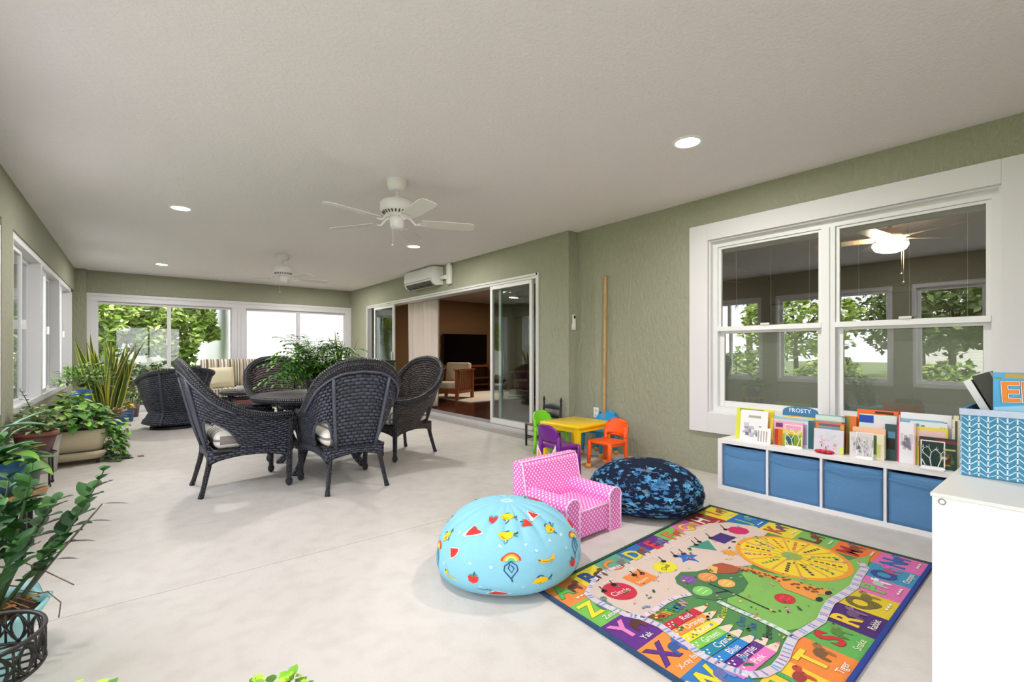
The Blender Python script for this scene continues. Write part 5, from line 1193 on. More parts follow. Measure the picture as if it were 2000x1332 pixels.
book('white picture book with a pink edge and a faint winter scene', 1754, 1788, 824, 3.76, .014, (240, 238, 246), art=[(0, .06, 0, 1, (236, 84, 140)), (.9, 1, 0, 1, (246, 190, 200))]+scr(14, [(200, 196, 220), (190, 180, 190), (214, 210, 232)], .12, .86, .3, .85, .25), lean=.03)
book('pale pink and yellow framed book right of the winter scene book', 1788, 1851, 833, 3.775, .014, (246, 222, 90), art=[(.08, .92, .62, .92, (244, 206, 206)), (.08, .92, .5, .62, (240, 150, 90))], lean=.03)
book('dark green picture book with red top band beside the white cabinet', 1795, 1868, 852, 3.735, .018, (28, 62, 58), art=[(0, 1, .84, .95, (124, 52, 52)), (.1, .4, .85, .96, (40, 80, 84)), (.66, .98, .62, .68, (180, 190, 90))]+scr(16, [(180, 70, 60), (230, 214, 190), (70, 110, 60), (220, 180, 80), (90, 40, 34)], .55, .98, .1, .6, .18), lean=.02)
book('small cream book at the right end of the shelf', 1862, 1872, 812, 3.80, .02, (232, 224, 190), art=[(.3, .8, .5, .9, (90, 84, 70))], lean=.02)
# white metal bookends with cut-out branches
def bookend(label, px0, px1, ytop, x, seed):
    random.seed(seed); p = onx(px0, ytop, x); r = onx(px1, ytop, x); w = p.y-r.y; h = p.z-ZS
    t = thing('bookend', label, 'bookend', (x, (p.y+r.y)/2, ZS), 0, 'white metal bookends on the cube shelf')
    Wm = (246, 246, 248); g = MB(Wm)
    b = .006; z0 = .012
    g.bb(-.001, .001, -w/2, w/2, 0, z0+.004); g.bb(-.001, .001, -w/2, w/2, h-b, h); g.bb(-.001, .001, -w/2, -w/2+b, z0, h-b); g.bb(-.001, .001, w/2-b, w/2, z0, h-b)
    def br(y, z, a, ln, wd, d):
        y2 = y+sin(a)*ln; z2 = z+cos(a)*ln
        y2 = max(-w/2+.004, min(w/2-.004, y2)); z2 = min(h-.004, max(z0, z2))
        g.bar((0, y, z), (0, y2, z2), .002, wd)
        if d:
            for s in (-1, 1): br(y2, z2, a+s*rnd(.25, .75), ln*rnd(.6, .85), wd*.8, d-1)
    for yy, a in ((-.2*w, -.3), (.05*w, .15), (.28*w, .5)): br(yy, z0, a, h*.3, .004, 3)
    g.build('openwork_plate', SATIN, t)
    g = MB(Wm); g.bb(-.001, .10, -w/2, w/2, 0, .0015); g.bb(-.045, -.001, -w/2, w/2, 0, .0012); g.build('foot_plate', SATIN, t)
bookend('white openwork bookend in front of the rainbow coloured book', 1533, 1567, 828, 3.72, 3)
bookend('white openwork bookend before the pale patterned booklet', 1672, 1706, 843, 3.705, 5)
bookend('white branch-patterned bookend in front of the dark green book', 1798, 1846, 858, 3.70, 7)
book('pale grey patterned booklet behind the middle bookend', 1659, 1704, 843, 3.715, .006, (226, 222, 224), art=scr(40, PAST+[(150, 150, 160)], s=.14), lean=.02)
t = thing('toy_flower', 'red flower-shaped toy lying on the shelf before the pastel books', 'toy', (onx(1610, 880, 3.69).x, onx(1610, 880, 3.69).y, ZS))
for k in range(8): a = 2*pi*k/8; g = MB((196, 24, 48), True); g.ball((.022*cos(a), .042*sin(a), .012), .018, 10, 6, sc=(.8, 1, .6)); g.build('petal', SATIN, t)
g = MB((226, 60, 80), True); g.ball((0, 0, .016), .017, 10, 6, sc=(1, 1.2, .6)); g.build('center', SATIN, t)
# ================================================================== white cabinet and chevron bin
CZ = .65
t = thing('white_cabinet', 'plain white cabinet at the right edge holding the chevron bin', 'cabinet', (1.993, .330, 0))
W = (240, 239, 236)
g = MB(W); g.bb(0, .02, -.80, 0, 0, CZ-.012); g.build('side_panel', SATIN, t, bevel=.0015)
g = MB(W); g.bb(.02, .82, -.02, 0, 0, CZ-.012); g.build('back_panel', SATIN, t)
g = MB((228, 226, 224)); g.bb(-.004, .86, -.804, .004, CZ-.012, CZ); g.build('top_panel', SATIN, t, bevel=.002)
g = MB(W); g.bb(.80, .82, -.80, -.02, 0, CZ-.012); g.build('side_panel', SATIN, t)
g = MB(W); g.bb(.02, .80, -.78, -.02, .02, .04); g.bb(.02, .80, -.78, -.02, .3, .316); g.build('shelf_board', SATIN, t)
pz = onx(1840, 980, 1.993)
g = MB((150, 148, 144), True); g.tube([(-.001+.0, pz.y-.330+.0085*cos(2*pi*k/18), pz.z+.0085*sin(2*pi*k/18)) for k in range(19)], .0018, 6, caps=False); g.build('screw_ring', SATIN, t)
g = MB((226, 224, 222), True); g.lathe([(0, 0), (.007, 0)], (0, 0, 0), 14)
bx = 2.357; by1 = .311; by0 = by1-.38; bz0 = CZ+.001; bh = .240
t = thing('fabric_bin', 'teal fabric bin with white chevron pattern on the white cabinet', 'storage bin', (bx, by1, bz0))
g = MB((78, 142, 176)); D, Wd_, th = .27, .38, .006
g.bb(0, th, -Wd_, 0, 0, bh); g.bb(D-th, D, -Wd_, 0, 0, bh); g.bb(th, D-th, -th, 0, 0, bh); g.bb(th, D-th, -Wd_, -Wd_+th, 0, bh); g.bb(th, D-th, -Wd_+th, -th, 0, .006); g.build('body', FABRIC, t, bevel=.002)
LN = (206, 234, 246)
g = MB(LN)
def chev(P, w, h, n):
    cw = w/n
    for k in range(n+1):
        a = k*cw; g.add([P(max(0, a-.0022), .004), P(min(w, a+.0022), .004), P(min(w, a+.0022), h-.022), P(max(0, a-.0022), h-.022)], [(0, 1, 2, 3)], LN, False)
    z = -.03
    while z < h:
        for k in range(n):
            s = 1 if k % 2 else -1; za, zb = (z, z+.022) if s > 0 else (z+.022, z)
            lo = lambda v: min(h-.022, max(.004, v))
            q_ = [P(k*cw, lo(za)), P((k+1)*cw, lo(zb)), P((k+1)*cw, lo(zb+.0042)), P(k*cw, lo(za+.0042))]
            if abs(lo(za)-lo(za+.0042)) > .001 or abs(lo(zb)-lo(zb+.0042)) > .001: g.add(q_, [(0, 1, 2, 3)], LN, False)
        z += .0225
chev(lambda a, z: Vector((-.0008, -a, z)), Wd_, bh, 16)
chev(lambda a, z: Vector((D-a, .0008, z)), D, bh, 11)
g.build('chevron_pattern', FABRIC, t)
g = MB((196, 206, 226)); 
g.bb(-.003, .010, -Wd_-.003, .003, bh-.020, bh+.002); g.bb(D-.010, D+.003, -Wd_-.003, .003, bh-.020, bh+.002, (70, 110, 150)); g.bb(.010, D-.010, -.010, .003, bh-.020, bh+.002, (86, 124, 164)); g.build('rim_binding', FABRIC, t)
# books in the bin
def bbook(label, x, y, z, w, h, th, col, rz=0, rx=0, title=None, ry=0, top=None):
    t = thing('book', label, 'book', (x, y, z), 0, 'books in the chevron bin'); t.rotation_euler = (rx, ry, rz)
    g = MB(col); g.bb(0, .002, -w, 0, 0, h); g.bb(th-.002, th, -w, 0, 0, h); g.bb(.002, th-.002, -.003, 0, 0, h, top or V(col, .8)); cv = g.build('cover', paint(.3), t)
    g = MB((240, 236, 226)); g.bb(.002, th-.002, -w+.003, -.003, .003, h-.003); g.build('pages', MATTE, t)
    return t, cv
t, cv = bbook('light blue book with big orange letters EL standing in the chevron bin', bx+.055, by1-.078, bz0+.03, .26, .345, .02, (86, 172, 220))
g = MB((58, 140, 196)); g.add([(-.0008, -.003, .19), (-.0008, -.257, .19), (-.0008, -.257, .23), (-.0008, -.2, .225), (-.0008, -.1, .235), (-.0008, -.003, .22)], [(0, 1, 2, 3, 4, 5)], (160, 214, 238)); 
g.add([(-.0012, -.022, .322), (-.0012, -.005, .322), (-.0012, -.005, .328), (-.0012, -.022, .328)][::-1], [(0, 1, 2, 3)], (120, 150, 90)); g.add([(-.0012, -.255, .326), (-.0012, -.03, .326), (-.0012, -.03, .340), (-.0012, -.255, .340)], [(0, 3, 2, 1)], (196, 160, 60))
for dz, c, b_ in ((-.0022, (34, 74, 140), .055), (-.003, (246, 246, 246), .045), (-.0038, (200, 74, 30), .022), (-.0044, (242, 140, 32), .010)):
    g.text('EL', (dz, -.018, .272), (0, -1, .05), (0, .05, 1), .098, c, b_, 'LEFT')
g.build('cover_print', paint(.3), cv)
bbook('dark book leaning out of the chevron bin, its white page edges to the left', bx+.085, by1-.155, bz0+.05, .05, .335, .10, (60, 58, 52))[0].rotation_euler = (radians(-24), 0, 0)
bbook('thin white paged book leaning beside the dark one in the bin', bx+.085, by1-.122, bz0+.065, .022, .30, .09, (222, 222, 224))[0].rotation_euler = (radians(-25), 0, 0)
bbook('black covered book low in the bin between the leaning books and the light blue one', bx+.08, by1-.185, bz0+.02, .03, .30, .12, (52, 60, 74))[0].rotation_euler = (radians(-12), 0, 0)
bbook('brown covered book standing in the bin behind the light blue one', bx+.215, by1-.08, bz0+.01, .2, .30, .02, (110, 78, 54))
# ================================================================== plants
def keepin(mb, x, z):
    lo = XL+.012-x
    mb.v = [(max(v[0], lo) if x < 0 else v[0], v[1], max(v[2], .004-z)) for v in mb.v]
_pot = potted
def potted(name, label, cat, x, y, z, prof, potcol, foliage, **k):
    for _, mb in foliage: keepin(mb, x, z)
    return _pot(name, label, cat, x, y, z, prof, potcol, foliage, **k)
random.seed(101)
GA = [(70, 122, 52), (92, 146, 62), (54, 98, 46), (112, 160, 66)]
def mound(n, c, R, ln, w, cols, up=.25, n_=3, bend=.4, stems=None, shape=0., edge=None, jitter=.9, fold=.25):
    """leaves over a rounded mass, pointing out and down"""
    g = MB(smooth=True); s = MB((84, 112, 54), True); c = Vector(c)
    for i in range(n):
        th = rnd(0, 2*pi); z = rnd(-.35, 1); rr = sqrt(max(0, 1-z*z)); k = rnd(.45, 1)
        d = Vector((cos(th)*rr*R[0], sin(th)*rr*R[1], z*R[2])); p = c+d*k
        dr = Vector((cos(th), sin(th), up+rnd(-.5, .5))) + Vector((rnd(-1, 1), rnd(-1, 1), rnd(-.5, .5)))*jitter*.6
        sc = rnd(.65, 1.25)
        g.leaf(p, dr, ln*sc, w*sc, n_, bend, fold, V(random.choice(cols), rnd(.8, 1.2)), shape=shape, edge=edge)
        if i % 4 == 0: s.tube([c+Vector((rnd(-.02, .02), rnd(-.02, .02), -R[2]*.3)), c+d*k*.5+Vector((0, 0, .02)), p], [.003, .0022, .0015], 4)
    return g, s
# --- glossy plant in the scalloped aqua pot
t = thing('potted_plant', 'tall glossy-leaved plant in a scalloped aqua pot at the left edge', 'potted plant', (-.44, 2.24, 0))
AQ = (150, 214, 220)
def sc_(i, w): return ((.008*cos(8*w) if i >= 4 else 0), (.010*cos(8*w) if i >= 4 else 0))
g = MB(AQ, True); g.lathe([(0, 0), (.13, 0), (.16, .12), (.195, .225), (.205, .245), (.215, .265), (.205, .27), (.19, .24)], seg=64, wave=sc_); g.build('pot', paint(.3), t)
g = MB((86, 62, 46)); g.disc((0, 0, .235), .19, 32); g.build('soil', paint(.95, 0, .1, 1., 90.), t)
def zz(g, s, base, tip, lift, n, ln, w, cols, tw=1., leafless=.25):
    B = Vector(base); T = Vector(tip); M_ = (B+T)/2+Vector(lift); pts = []
    for i in range(15):
        k = i/14; pts.append(B*(1-k)**2+M_*2*k*(1-k)+T*k*k)
    s.tube(pts, [.008-.0055*i/14 for i in range(15)], 6, (74, 104, 60))
    for i in range(n):
        k = leafless+(1-leafless)*i/(n-1); p = B*(1-k)**2+M_*2*k*(1-k)+T*k*k; td = ((M_-B)*(1-k)+(T-M_)*k).normalized()
        for sd in (-1, 1):
            side = td.cross(Vector((rnd(-.2, .2), rnd(-.2, .2), 1))).normalized()*sd
            f = .6+.4*sin(pi*min(1, (i+1)/n))
            g.leaf(p, td*.75+side*.9*tw+Vector((0, 0, rnd(-.1, .2))), ln*f*rnd(.85, 1.15), w*f, 4, .15, .3, V(random.choice(cols), rnd(.85, 1.15)))
g = MB(smooth=True); s = MB(smooth=True); ZG = [(44, 92, 40), (58, 110, 48), (36, 76, 38), (70, 120, 56)]
P_ = Vector((-.44, 2.24, 0))
for base, tip, lift, n, ll in (((.12, -.01, .24), (.35, .077, .655), (.02, .0, .0), 10, .36), ((.03, .04, .24), (.16, .12, .62), (0, 0, .1), 9, .3), ((-.02, -.02, .24), (.02, .02, .70), (.03, 0, .05), 9, .3), ((.08, .02, .24), (.17, .03, .72), (.02, 0, .05), 8, .3), ((.08, .05, .24), (.22, .12, .56), (.0, 0, .05), 7, .35), ((.06, -.06, .24), (.15, -.10, .50), (.02, 0, .05), 6, .35), ((.09, 0, .24), (.24, -.02, .45), (.02, 0, .05), 6, .35), ((.04, .06, .24), (.10, .12, .66), (.02, 0, .05), 8, .3), ((0, .05, .24), (-.15, .3, .75), (0, .05, .1), 8, .3), ((-.05, 0, .24), (-.32, -.02, .72), (0, 0, .1), 8, .3), ((.05, -.05, .24), (.10, -.05, .60), (.0, 0, .1), 6, .4)):
    zz(g, s, base, tip, lift, n, .092, .052, ZG, 1.25, ll)
# bare side twig with a few thin leaves, and dry strands at the soil
s.tube([(.13, -.03, .26), (.23, -.02, .40), (.349, .014, .55)], [.005, .004, .0025], 6, (98, 90, 84))
for k, ln in ((.45, .09), (.62, .10), (.82, .10), (1., .11)):
    p = Vector((.13, -.03, .26)).lerp(Vector((.349, .014, .55)), k); g.leaf(p, (.8, -.45, .05), ln*.8, .016, 4, .1, .2, (92, 92, 84))
for k in range(16):
    a = rnd(-1.2, 1.6); s.tube([(.10*cos(a), .10*sin(a), .24), (.14*cos(a), .14*sin(a), .30), (.19*cos(a), .19*sin(a), .27)], .002, 4, (146, 110, 76))
s.tube([(.15, .0, .28), (.21, -.02, .29), (.245, -.04, .25), (.24, -.04, .20)], .002, 5, (120, 100, 84)); s.tube([(.15, .0, .40), (.21, -.03, .36), (.28, -.07, .31)], .002, 5, (120, 100, 84))
g.leaf((.13, .0, .27), (.5, -.2, .3), .07, .035, 4, .3, .3, (222, 170, 40)); g.leaf((.10, -.05, .27), (.6, -.4, .5), .06, .03, 4, .3, .3, (190, 120, 50))
for k in range(5): g.leaf((-.06+.03*k, -.08+rnd(-.02, .02), .25), (rnd(-.2, .2), rnd(-.1, .1), 1), rnd(.16, .24), .05, 5, .1, .5, (84, 112, 92))
g.leaf((-.10, -.10, .40), (.55, -.35, .2), .10, .07, 4, .3, .3, (206, 224, 60)); s.tube([(-.10, -.10, .40), (-.12, -.12, .3), (-.1, -.1, .24)], .003, 5, (190, 214, 140))
keepin(g, -.44, 0); keepin(s, -.44, 0); g.build('foliage', LEAFM, t); s.build('stem', LEAFM, t)
# --- black wire basket stand in front of it
t = thing('plant_stand', 'black openwork metal basket plant stand at the lower left corner', 'plant stand', (-.325, 1.70, 0))
BKM = (34, 30, 30); R_ = .145
g = MB(BKM, True)
for z, r in ((.40, .0055), (.315, .0045)): g.tube([(R_*cos(2*pi*k/48), R_*sin(2*pi*k/48), z) for k in range(49)], r, 6, caps=False)
g.build('rim', SATIN, t)
g = MB(BKM, True); NP = 16
for k in range(NP):
    a0 = 2*pi*k/NP; da = 2*pi/NP
    def cyl(u, z): return Vector((R_*cos(a0+u*da), R_*sin(a0+u*da), .318+.078*z))
    for pts in (lambda m: cyl(m/8, .5+.42*sin(pi*m/8)), lambda m: cyl(m/8, .5-.42*sin(pi*m/8)), lambda m: cyl(.5+.30*sin(pi*m/8), m/8), lambda m: cyl(.5-.30*sin(pi*m/8), m/8)):
        g.tube([pts(m) for m in range(9)], .0032, 5)
    g.tube([cyl(0, 0), cyl(0, 1)], .003, 5)
g.build('openwork_band', SATIN, t)
g = MB(BKM, True)
for k in range(-3, 4): y = k*.038; x = sqrt(R_*R_-y*y); g.tube([(-x, y, .315), (x, y, .315)], .0032, 5)
g.build('base_grid', SATIN, t)
for k in range(3):
    a = -.5+2*pi*k/3; g = MB(BKM, True); g.tube([(R_*.8*cos(a), R_*.8*sin(a), .315), (R_*.62*cos(a), R_*.62*sin(a), .2), (R_*.7*cos(a), R_*.7*sin(a), .08), (R_*.95*cos(a), R_*.95*sin(a), 0)], .006, 8); g.build('leg', SATIN, t)
g = MB(BKM, True); g.tube([(R_*.63*cos(2*pi*k/24), R_*.63*sin(2*pi*k/24), .16) for k in range(25)], .004, 5, caps=False); g.build('brace_ring', SATIN, t)
# --- wooden-topped low stool with a broad-leaved plant
t = thing('plant_stool', 'low stool with a live-edge wooden top and black legs holding a broad-leaved plant', 'stool', (-.62, 4.02, 0))
g = MB((196, 140, 92), True); prof = [(.19*(1+.10*sin(3*k*pi/12+1)+.05*sin(5*k*pi/12)), k) for k in range(24)]
top = [(r*cos(2*pi*k/24), r*sin(2*pi*k/24)*.9) for r, k in prof]
g.add([(x, y, .27) for x, y in top]+[(x*.93, y*.93, .23) for x, y in top], [tuple(range(24)), tuple(range(24, 48))[::-1]]+[(24+k, 24+(k+1) % 24, (k+1) % 24, k) for k in range(24)], smooth=False); g.build('top', SATIN, t)
for sx, sy in ((1, -1), (1, 1), (-1, -1), (-1, 1)): g = MB((22, 22, 24)); g.box((sx*.115, sy*.105, .115), (.028, .028, .23)); g.build('leg', SATIN, t)
g = MB((22, 22, 24)); 
for sy in (-1, 1): g.box((0, sy*.105, .06), (.20, .012, .012))
g.build('stretcher', SATIN, t)
g, s = mound(70, (-.02, -.06, .18), (.17, .18, .13), .15, .08, [(62, 118, 56), (86, 146, 60), (50, 100, 62), (110, 166, 62)], .5, 5, .45, fold=.3)
g.leaf((.0, -.05, .38), (.85, -.1, .32), .22, .09, 6, .35, .3, (116, 156, 128)); g.leaf((.0, .0, .34), (.8, .2, .85), .26, .07, 6, .3, .3, (104, 144, 110)); g.leaf((.1, -.1, .2), (.8, -.5, -.2), .2, .09, 5, .3, .3, (134, 186, 70)); g.leaf((.05, -.12, .25), (.7, -.7, .1), .22, .09, 5, .3, .3, (124, 176, 70))
potted('potted_plant', 'broad-leaved green plant in a blue pot on the live-edge stool', 'potted plant', -.62, 4.02, .271, [(.09, 0), (.105, .10), (.13, .19)], (60, 110, 160), [('foliage', g), ('stem', s)])
g, s = mound(9, (-.04, -.16, .50), (.06, .12, .14), .17, .065, [(86, 136, 70), (104, 150, 84), (70, 116, 62)], .8, 5, .4)
g2 = MB((70, 66, 40), True)
for k in range(24): a = rnd(0, 6.28); g2.leaf((rnd(-.05, .05), rnd(-.05, .05), .40), (cos(a), sin(a), rnd(.2, 1.2)), rnd(.08, .14), .03, 3, .3, .2, V((92, 98, 50), rnd(.7, 1.2)))
potted('potted_plant', 'tall plant with long pointed leaves by the window pier at the left edge', 'potted plant', -.66, 4.75, 0, [(.11, 0), (.13, .2), (.15, .36)], (74, 84, 70), [('foliage', g), ('stem', s), ('foliage', g2)])
# --- brown trough on a black stand
t = thing('plant_stand', 'black metal stand under the brown planter', 'plant stand', (-.63, 5.42, 0))
g = MB((24, 24, 26), True)
for sx in (-1, 1):
    for sy in (-1, 1): g2 = MB((24, 24, 26), True); g2.tube([(sx*.09, sy*.09, 0), (sx*.09, sy*.09, .27)], .008, 6); g2.ball((sx*.09, sy*.09, .012), .013, 8, 6); g2.build('leg', SATIN, t)
g.tube([(.12*cos(2*pi*k/24), .12*sin(2*pi*k/24), .272) for k in range(25)], .007, 6, caps=False); g.tube([(-.12, 0, .272), (.12, 0, .272)], .005, 5); g.tube([(0, -.12, .272), (0, .12, .272)], .005, 5); g.build('ring', SATIN, t)
g, s = mound(150, (0, 0, .23), (.18, .18, .16), .06, .032, [(142, 158, 104), (98, 128, 72), (168, 178, 128), (120, 146, 84)], .5, 3)
potted('potted_plant', 'small-leaved variegated plant in a round brown pot on the black stand', 'potted plant', -.63, 5.42, .28, [(.095, 0), (.115, .08), (.135, .17)], (104, 66, 60), [('foliage', g), ('stem', s)], rim=(140, 84, 74))
# --- beige planter on casters with pothos
t = thing('planter', 'beige square planter on casters overflowing with trailing green vines', 'planter', (-.46, 6.35, 0), radians(6))
BG = (208, 196, 166)
g = MB(BG, True); g.lathe([(0, .13), (.20, .13), (.225, .24), (.245, .34), (.235, .34), (.225, .30)], seg=48, sq=4.5); g.build('pot', MATTE, t)
g = MB(V(BG, .95), True); g.lathe([(0, .05), (.20, .05), (.235, .09), (.24, .125), (.21, .125)], seg=48, sq=4.5); g.build('saucer', MATTE, t)
g = MB((96, 78, 60), True); g.lathe([(.215, .122), (.213, .135)], seg=48, sq=4.5); g.build('seam', MATTE, t)
for sx in (-1, 1):
    for sy in (-1, 1): g = MB((22, 22, 24), True); g.tube([(sx*.16-.012, sy*.16, .024), (sx*.16+.012, sy*.16, .024)], .024, 14); g.box((sx*.16, sy*.16, .042), (.03, .03, .02)); g.build('caster', SATIN, t)
g = MB((64, 48, 38)); g.disc((0, 0, .315), .2, 24); g.build('soil', MATTE, t)
PT = [(74, 128, 54), (96, 152, 66), (58, 108, 48), (128, 178, 70), (150, 190, 90)]
g, s = mound(330, (0, 0, .44), (.30, .34, .20), .085, .07, PT, .1, 3, .5, fold=.2)
for k in range(15):
    a = rnd(-.7, 1.0); b0 = Vector((cos(a)*.22, sin(a)*.22, .36)); pts = [b0]; L_ = rnd(.18, .42)
    for j in range(7): pts.append(b0+Vector((cos(a)*(.04+.02*j), sin(a)*(.04+.02*j), .02-L_*(j/6)**1.3)))
    s.tube(pts, .0025, 4)
    for p in pts[1:]:
        for _ in range(2): g.leaf(p, (cos(a)+rnd(-.6, .6), sin(a)+rnd(-.6, .6), rnd(-.9, .1)), rnd(.05, .085), rnd(.045, .065), 3, .4, .2, V(random.choice(PT), rnd(.8, 1.2)))
for k in range(70):
    p = Vector((.28+rnd(-.08, .12), -.02+rnd(-.2, .25), max(.012, rnd(-.1, .42)))); g.leaf(p, (rnd(-.3, 1), rnd(-1, 1), rnd(-.5, .1)), rnd(.05, .08), .055, 3, .3, .2, V(random.choice(PT), rnd(.75, 1.2)))
keepin(g, -.45, 0); keepin(s, -.45, 0); g.build('foliage', LEAFM, t); s.build('stem', LEAFM, t)
g = MB((96, 70, 60), True)
for k in range(7): g.leaf((.42+rnd(-.06, .10)-.46, 6.3+rnd(-.1, .1), .008), (rnd(-1, 1), rnd(-1, 1), .1), .05, .03, 3, .5, .5, V((104, 80, 72), rnd(.7, 1.1)))
tag(g.build('dry_leaves', LEAFM), 'dry brown leaves fallen on the floor beside the vine planter', 'dry leaves', kind='stuff')
# --- blue pots
BLP = (62, 112, 172)
def small_stand(label, x, y, h, r):
    t = thing('plant_table', label, 'plant stand', (x, y, 0)); g = MB((120, 96, 74), True); g.lathe([(0, h), (r, h), (r, h-.02), (0, h-.02)], seg=24); g.build('top', SATIN, t)
    for k in range(3): a = 2*pi*k/3+.4; g = MB((70, 60, 54), True); g.tube([(r*.6*cos(a), r*.6*sin(a), h-.02), (r*.85*cos(a), r*.85*sin(a), 0)], .010, 8); g.build('leg', SATIN, t)
small_stand('small round plant table holding a blue pot among the vines', -.52, 7.0, .36, .15)
g, s = mound(60, (0, 0, .19), (.12, .12, .12), .09, .06, [(176, 206, 60), (140, 180, 60), (96, 146, 56)], .5, 3)
potted('potted_plant', 'bright yellow-green plant in a blue pot above the vine planter', 'potted plant', -.52, 7.0, .361, [(.06, 0), (.075, .12)], BLP, [('foliage', g), ('stem', s)], sq=6)
small_stand('taller round plant table behind the vine planter', -.50, 7.75, .46, .16)
g, s = mound(260, (0, 0, .28), (.30, .34, .24), .085, .032, [(122, 160, 84), (146, 178, 104), (96, 136, 70), (168, 194, 120)], .6, 3)
for k in range(3): g.leaf((-.12+.05*k, -.1, .3), (rnd(-.3, .1), -.2, 1), rnd(.18, .26), .04, 5, .2, .4, (96, 140, 66), edge=(190, 204, 110))
potted('potted_plant', 'feathery light green plant in a blue pot before the snake plant', 'potted plant', -.50, 7.75, .461, [(.07, 0), (.095, .17)], BLP, [('foliage', g), ('stem', s)], sq=6)
# --- snake plants
def snake(n, R, h0, h1, w, spread, seed, edge=(206, 206, 92)):
    random.seed(seed); g = MB(smooth=True)
    for k in range(n):
        a = rnd(0, 6.28); r = R*sqrt(rnd(0, 1)); d = Vector((cos(a)*spread*r/R, sin(a)*spread*r/R, 1)); h = rnd(h0, h1)
        g.leaf((cos(a)*r, sin(a)*r, 0), d, h, w*rnd(.8, 1.15), 7, rnd(-.05, .25), .35, V((86, 116, 52), rnd(.75, 1.15)), edge=V(edge, rnd(.9, 1.1)), up=(cos(a*3), sin(a*3), .01), shape=2)
    return g
sn = snake(40, .12, .70, 1.14, .115, .30, 6, (222, 216, 90))
t = thing('potted_plant', 'large yellow-edged snake plant in the far left corner', 'potted plant', (-.30, 9.15, 0))
g = MB((112, 78, 66), True); g.lathe([(0, 0), (.13, 0), (.16, .2), (.17, .26), (.15, .26), (.14, .24)]); g.build('pot', SATIN, t)
g = MB((70, 52, 40)); g.disc((0, 0, .235), .14); g.build('soil', MATTE, t)
sn.v = [(x, y, z+.235) for x, y, z in sn.v]; sn.build('foliage', LEAFM, t)
g, s = mound(70, (0, 0, .22), (.16, .16, .12), .07, .03, [(176, 120, 100), (150, 150, 70), (200, 180, 90), (120, 90, 80)], .5, 3)
potted('potted_plant', 'reddish leaved plant in a blue pot at the foot of the snake plant', 'potted plant', -.24, 8.55, 0, [(.08, 0), (.10, .18)], (48, 92, 150), [('foliage', g), ('stem', s)], sq=6)
g, s = mound(46, (0, 0, .22), (.14, .14, .10), .07, .05, [(236, 206, 30), (222, 190, 40), (130, 150, 50), (150, 120, 70)], .5, 3)
potted('potted_plant', 'yellow flowering plant in a small square blue pot by the far window', 'potted plant', -.12, 9.62, 0, [(.10, 0), (.115, .16)], (56, 96, 150), [('foliage', g), ('stem', s)], sq=8)
g, s = mound(60, (0, 0, .4), (.14, .14, .2), .06, .03, [(150, 160, 60), (190, 190, 70), (110, 140, 60)], .5, 3)
potted('potted_plant', 'small green and yellow plant standing between the snake plant and the swivel chair', 'potted plant', -.02, 10.2, 0, [(.07, 0), (.09, .22)], (90, 70, 64), [('foliage', g), ('stem', s)])
g, s = mound(60, (0, 0, .42), (.2, .14, .22), .07, .045, [(150, 170, 130), (176, 190, 160), (104, 134, 84)], .7, 3)
zz(g, s, (0, 0, .3), (-.10, -.3, .78), (0, 0, .1), 7, .06, .02, [(80, 110, 80)], 1., .4)
potted('potted_plant', 'silvery leaved plant under the side window beside the brown pot', 'potted plant', -.66, 6.02, 0, [(.10, 0), (.12, .2), (.14, .34)], (196, 190, 186), [('foliage', g), ('stem', s)])
# --- plants on the dining table
random.seed(15)
g = MB(smooth=True); s = MB((70, 110, 48), True)
for k in range(165):
    a = rnd(0, 6.28); R_ = rnd(.14, .40)*(1.15 if 2.2 < a < 4.4 else .9); e = rnd(.05, 1.0)
    p0 = Vector((rnd(-.08, .08), rnd(-.08, .08), .15)); top = p0+Vector((cos(a)*R_*.6, sin(a)*R_*.6, .10+.30*e)); tip = top+Vector((cos(a)*R_*.5, sin(a)*R_*.5, -.10-.16*rnd(0, 1)+.14*e))
    pts = [p0*(1-u)**2+top*2*u*(1-u)+tip*u*u for u in [i/10 for i in range(11)]]
    s.tube(pts, [.0035]+[.002]*10, 4)
    for i in range(2, 11):
        td = (pts[i]-pts[i-1]).normalized()
        for sd in (-1, 1):
            side = td.cross(Vector((0, 0, 1))).normalized()*sd
            g.leaf(pts[i], td*.6+side+Vector((0, 0, rnd(-.2, .2))), rnd(.045, .065), rnd(.018, .027), 3, .3, .2, V(random.choice([(98, 152, 52), (74, 128, 44), (130, 178, 66), (58, 104, 40)]), rnd(.8, 1.2)))
for k in range(5):
    a = rnd(0, 6.28); x, y = .16+rnd(-.06, .06), rnd(-.05, .05); pts = [(x*.4, y, .15), (x, y, .4), (x+rnd(-.08, .08), y, rnd(.46, .60))]; s.tube(pts, .0025, 5)
    for j in range(7): p = Vector(pts[1]).lerp(Vector(pts[2]), j/6); g.leaf(p, (rnd(-1, 1), rnd(-1, 1), .5), .05, .02, 3, .3, .2, (58, 76, 48))
potted('potted_plant', 'bushy trailing green plant in a dark pot on the dining table', 'potted plant', 1.40, 4.75, .701, [(.10, 0), (.12, .10), (.13, .16)], (50, 46, 48), [('foliage', g), ('stem', s)])
sn = snake(12, .06, .34, .60, .045, .22, 12, (196, 190, 80))
t = thing('potted_plant', 'small snake plant with upright spikes behind the trailing plant on the table', 'potted plant', (1.74, 5.02, .701))
g = MB((60, 56, 54), True); g.lathe([(0, 0), (.07, 0), (.085, .12), (.075, .12), (.07, .10)]); g.build('pot', SATIN, t)
sn.v = [(x, y, z+.10) for x, y, z in sn.v]; sn.build('foliage', LEAFM, t)
g = MB((70, 52, 40)); g.disc((0, 0, .10), .07); g.build('soil', MATTE, t)
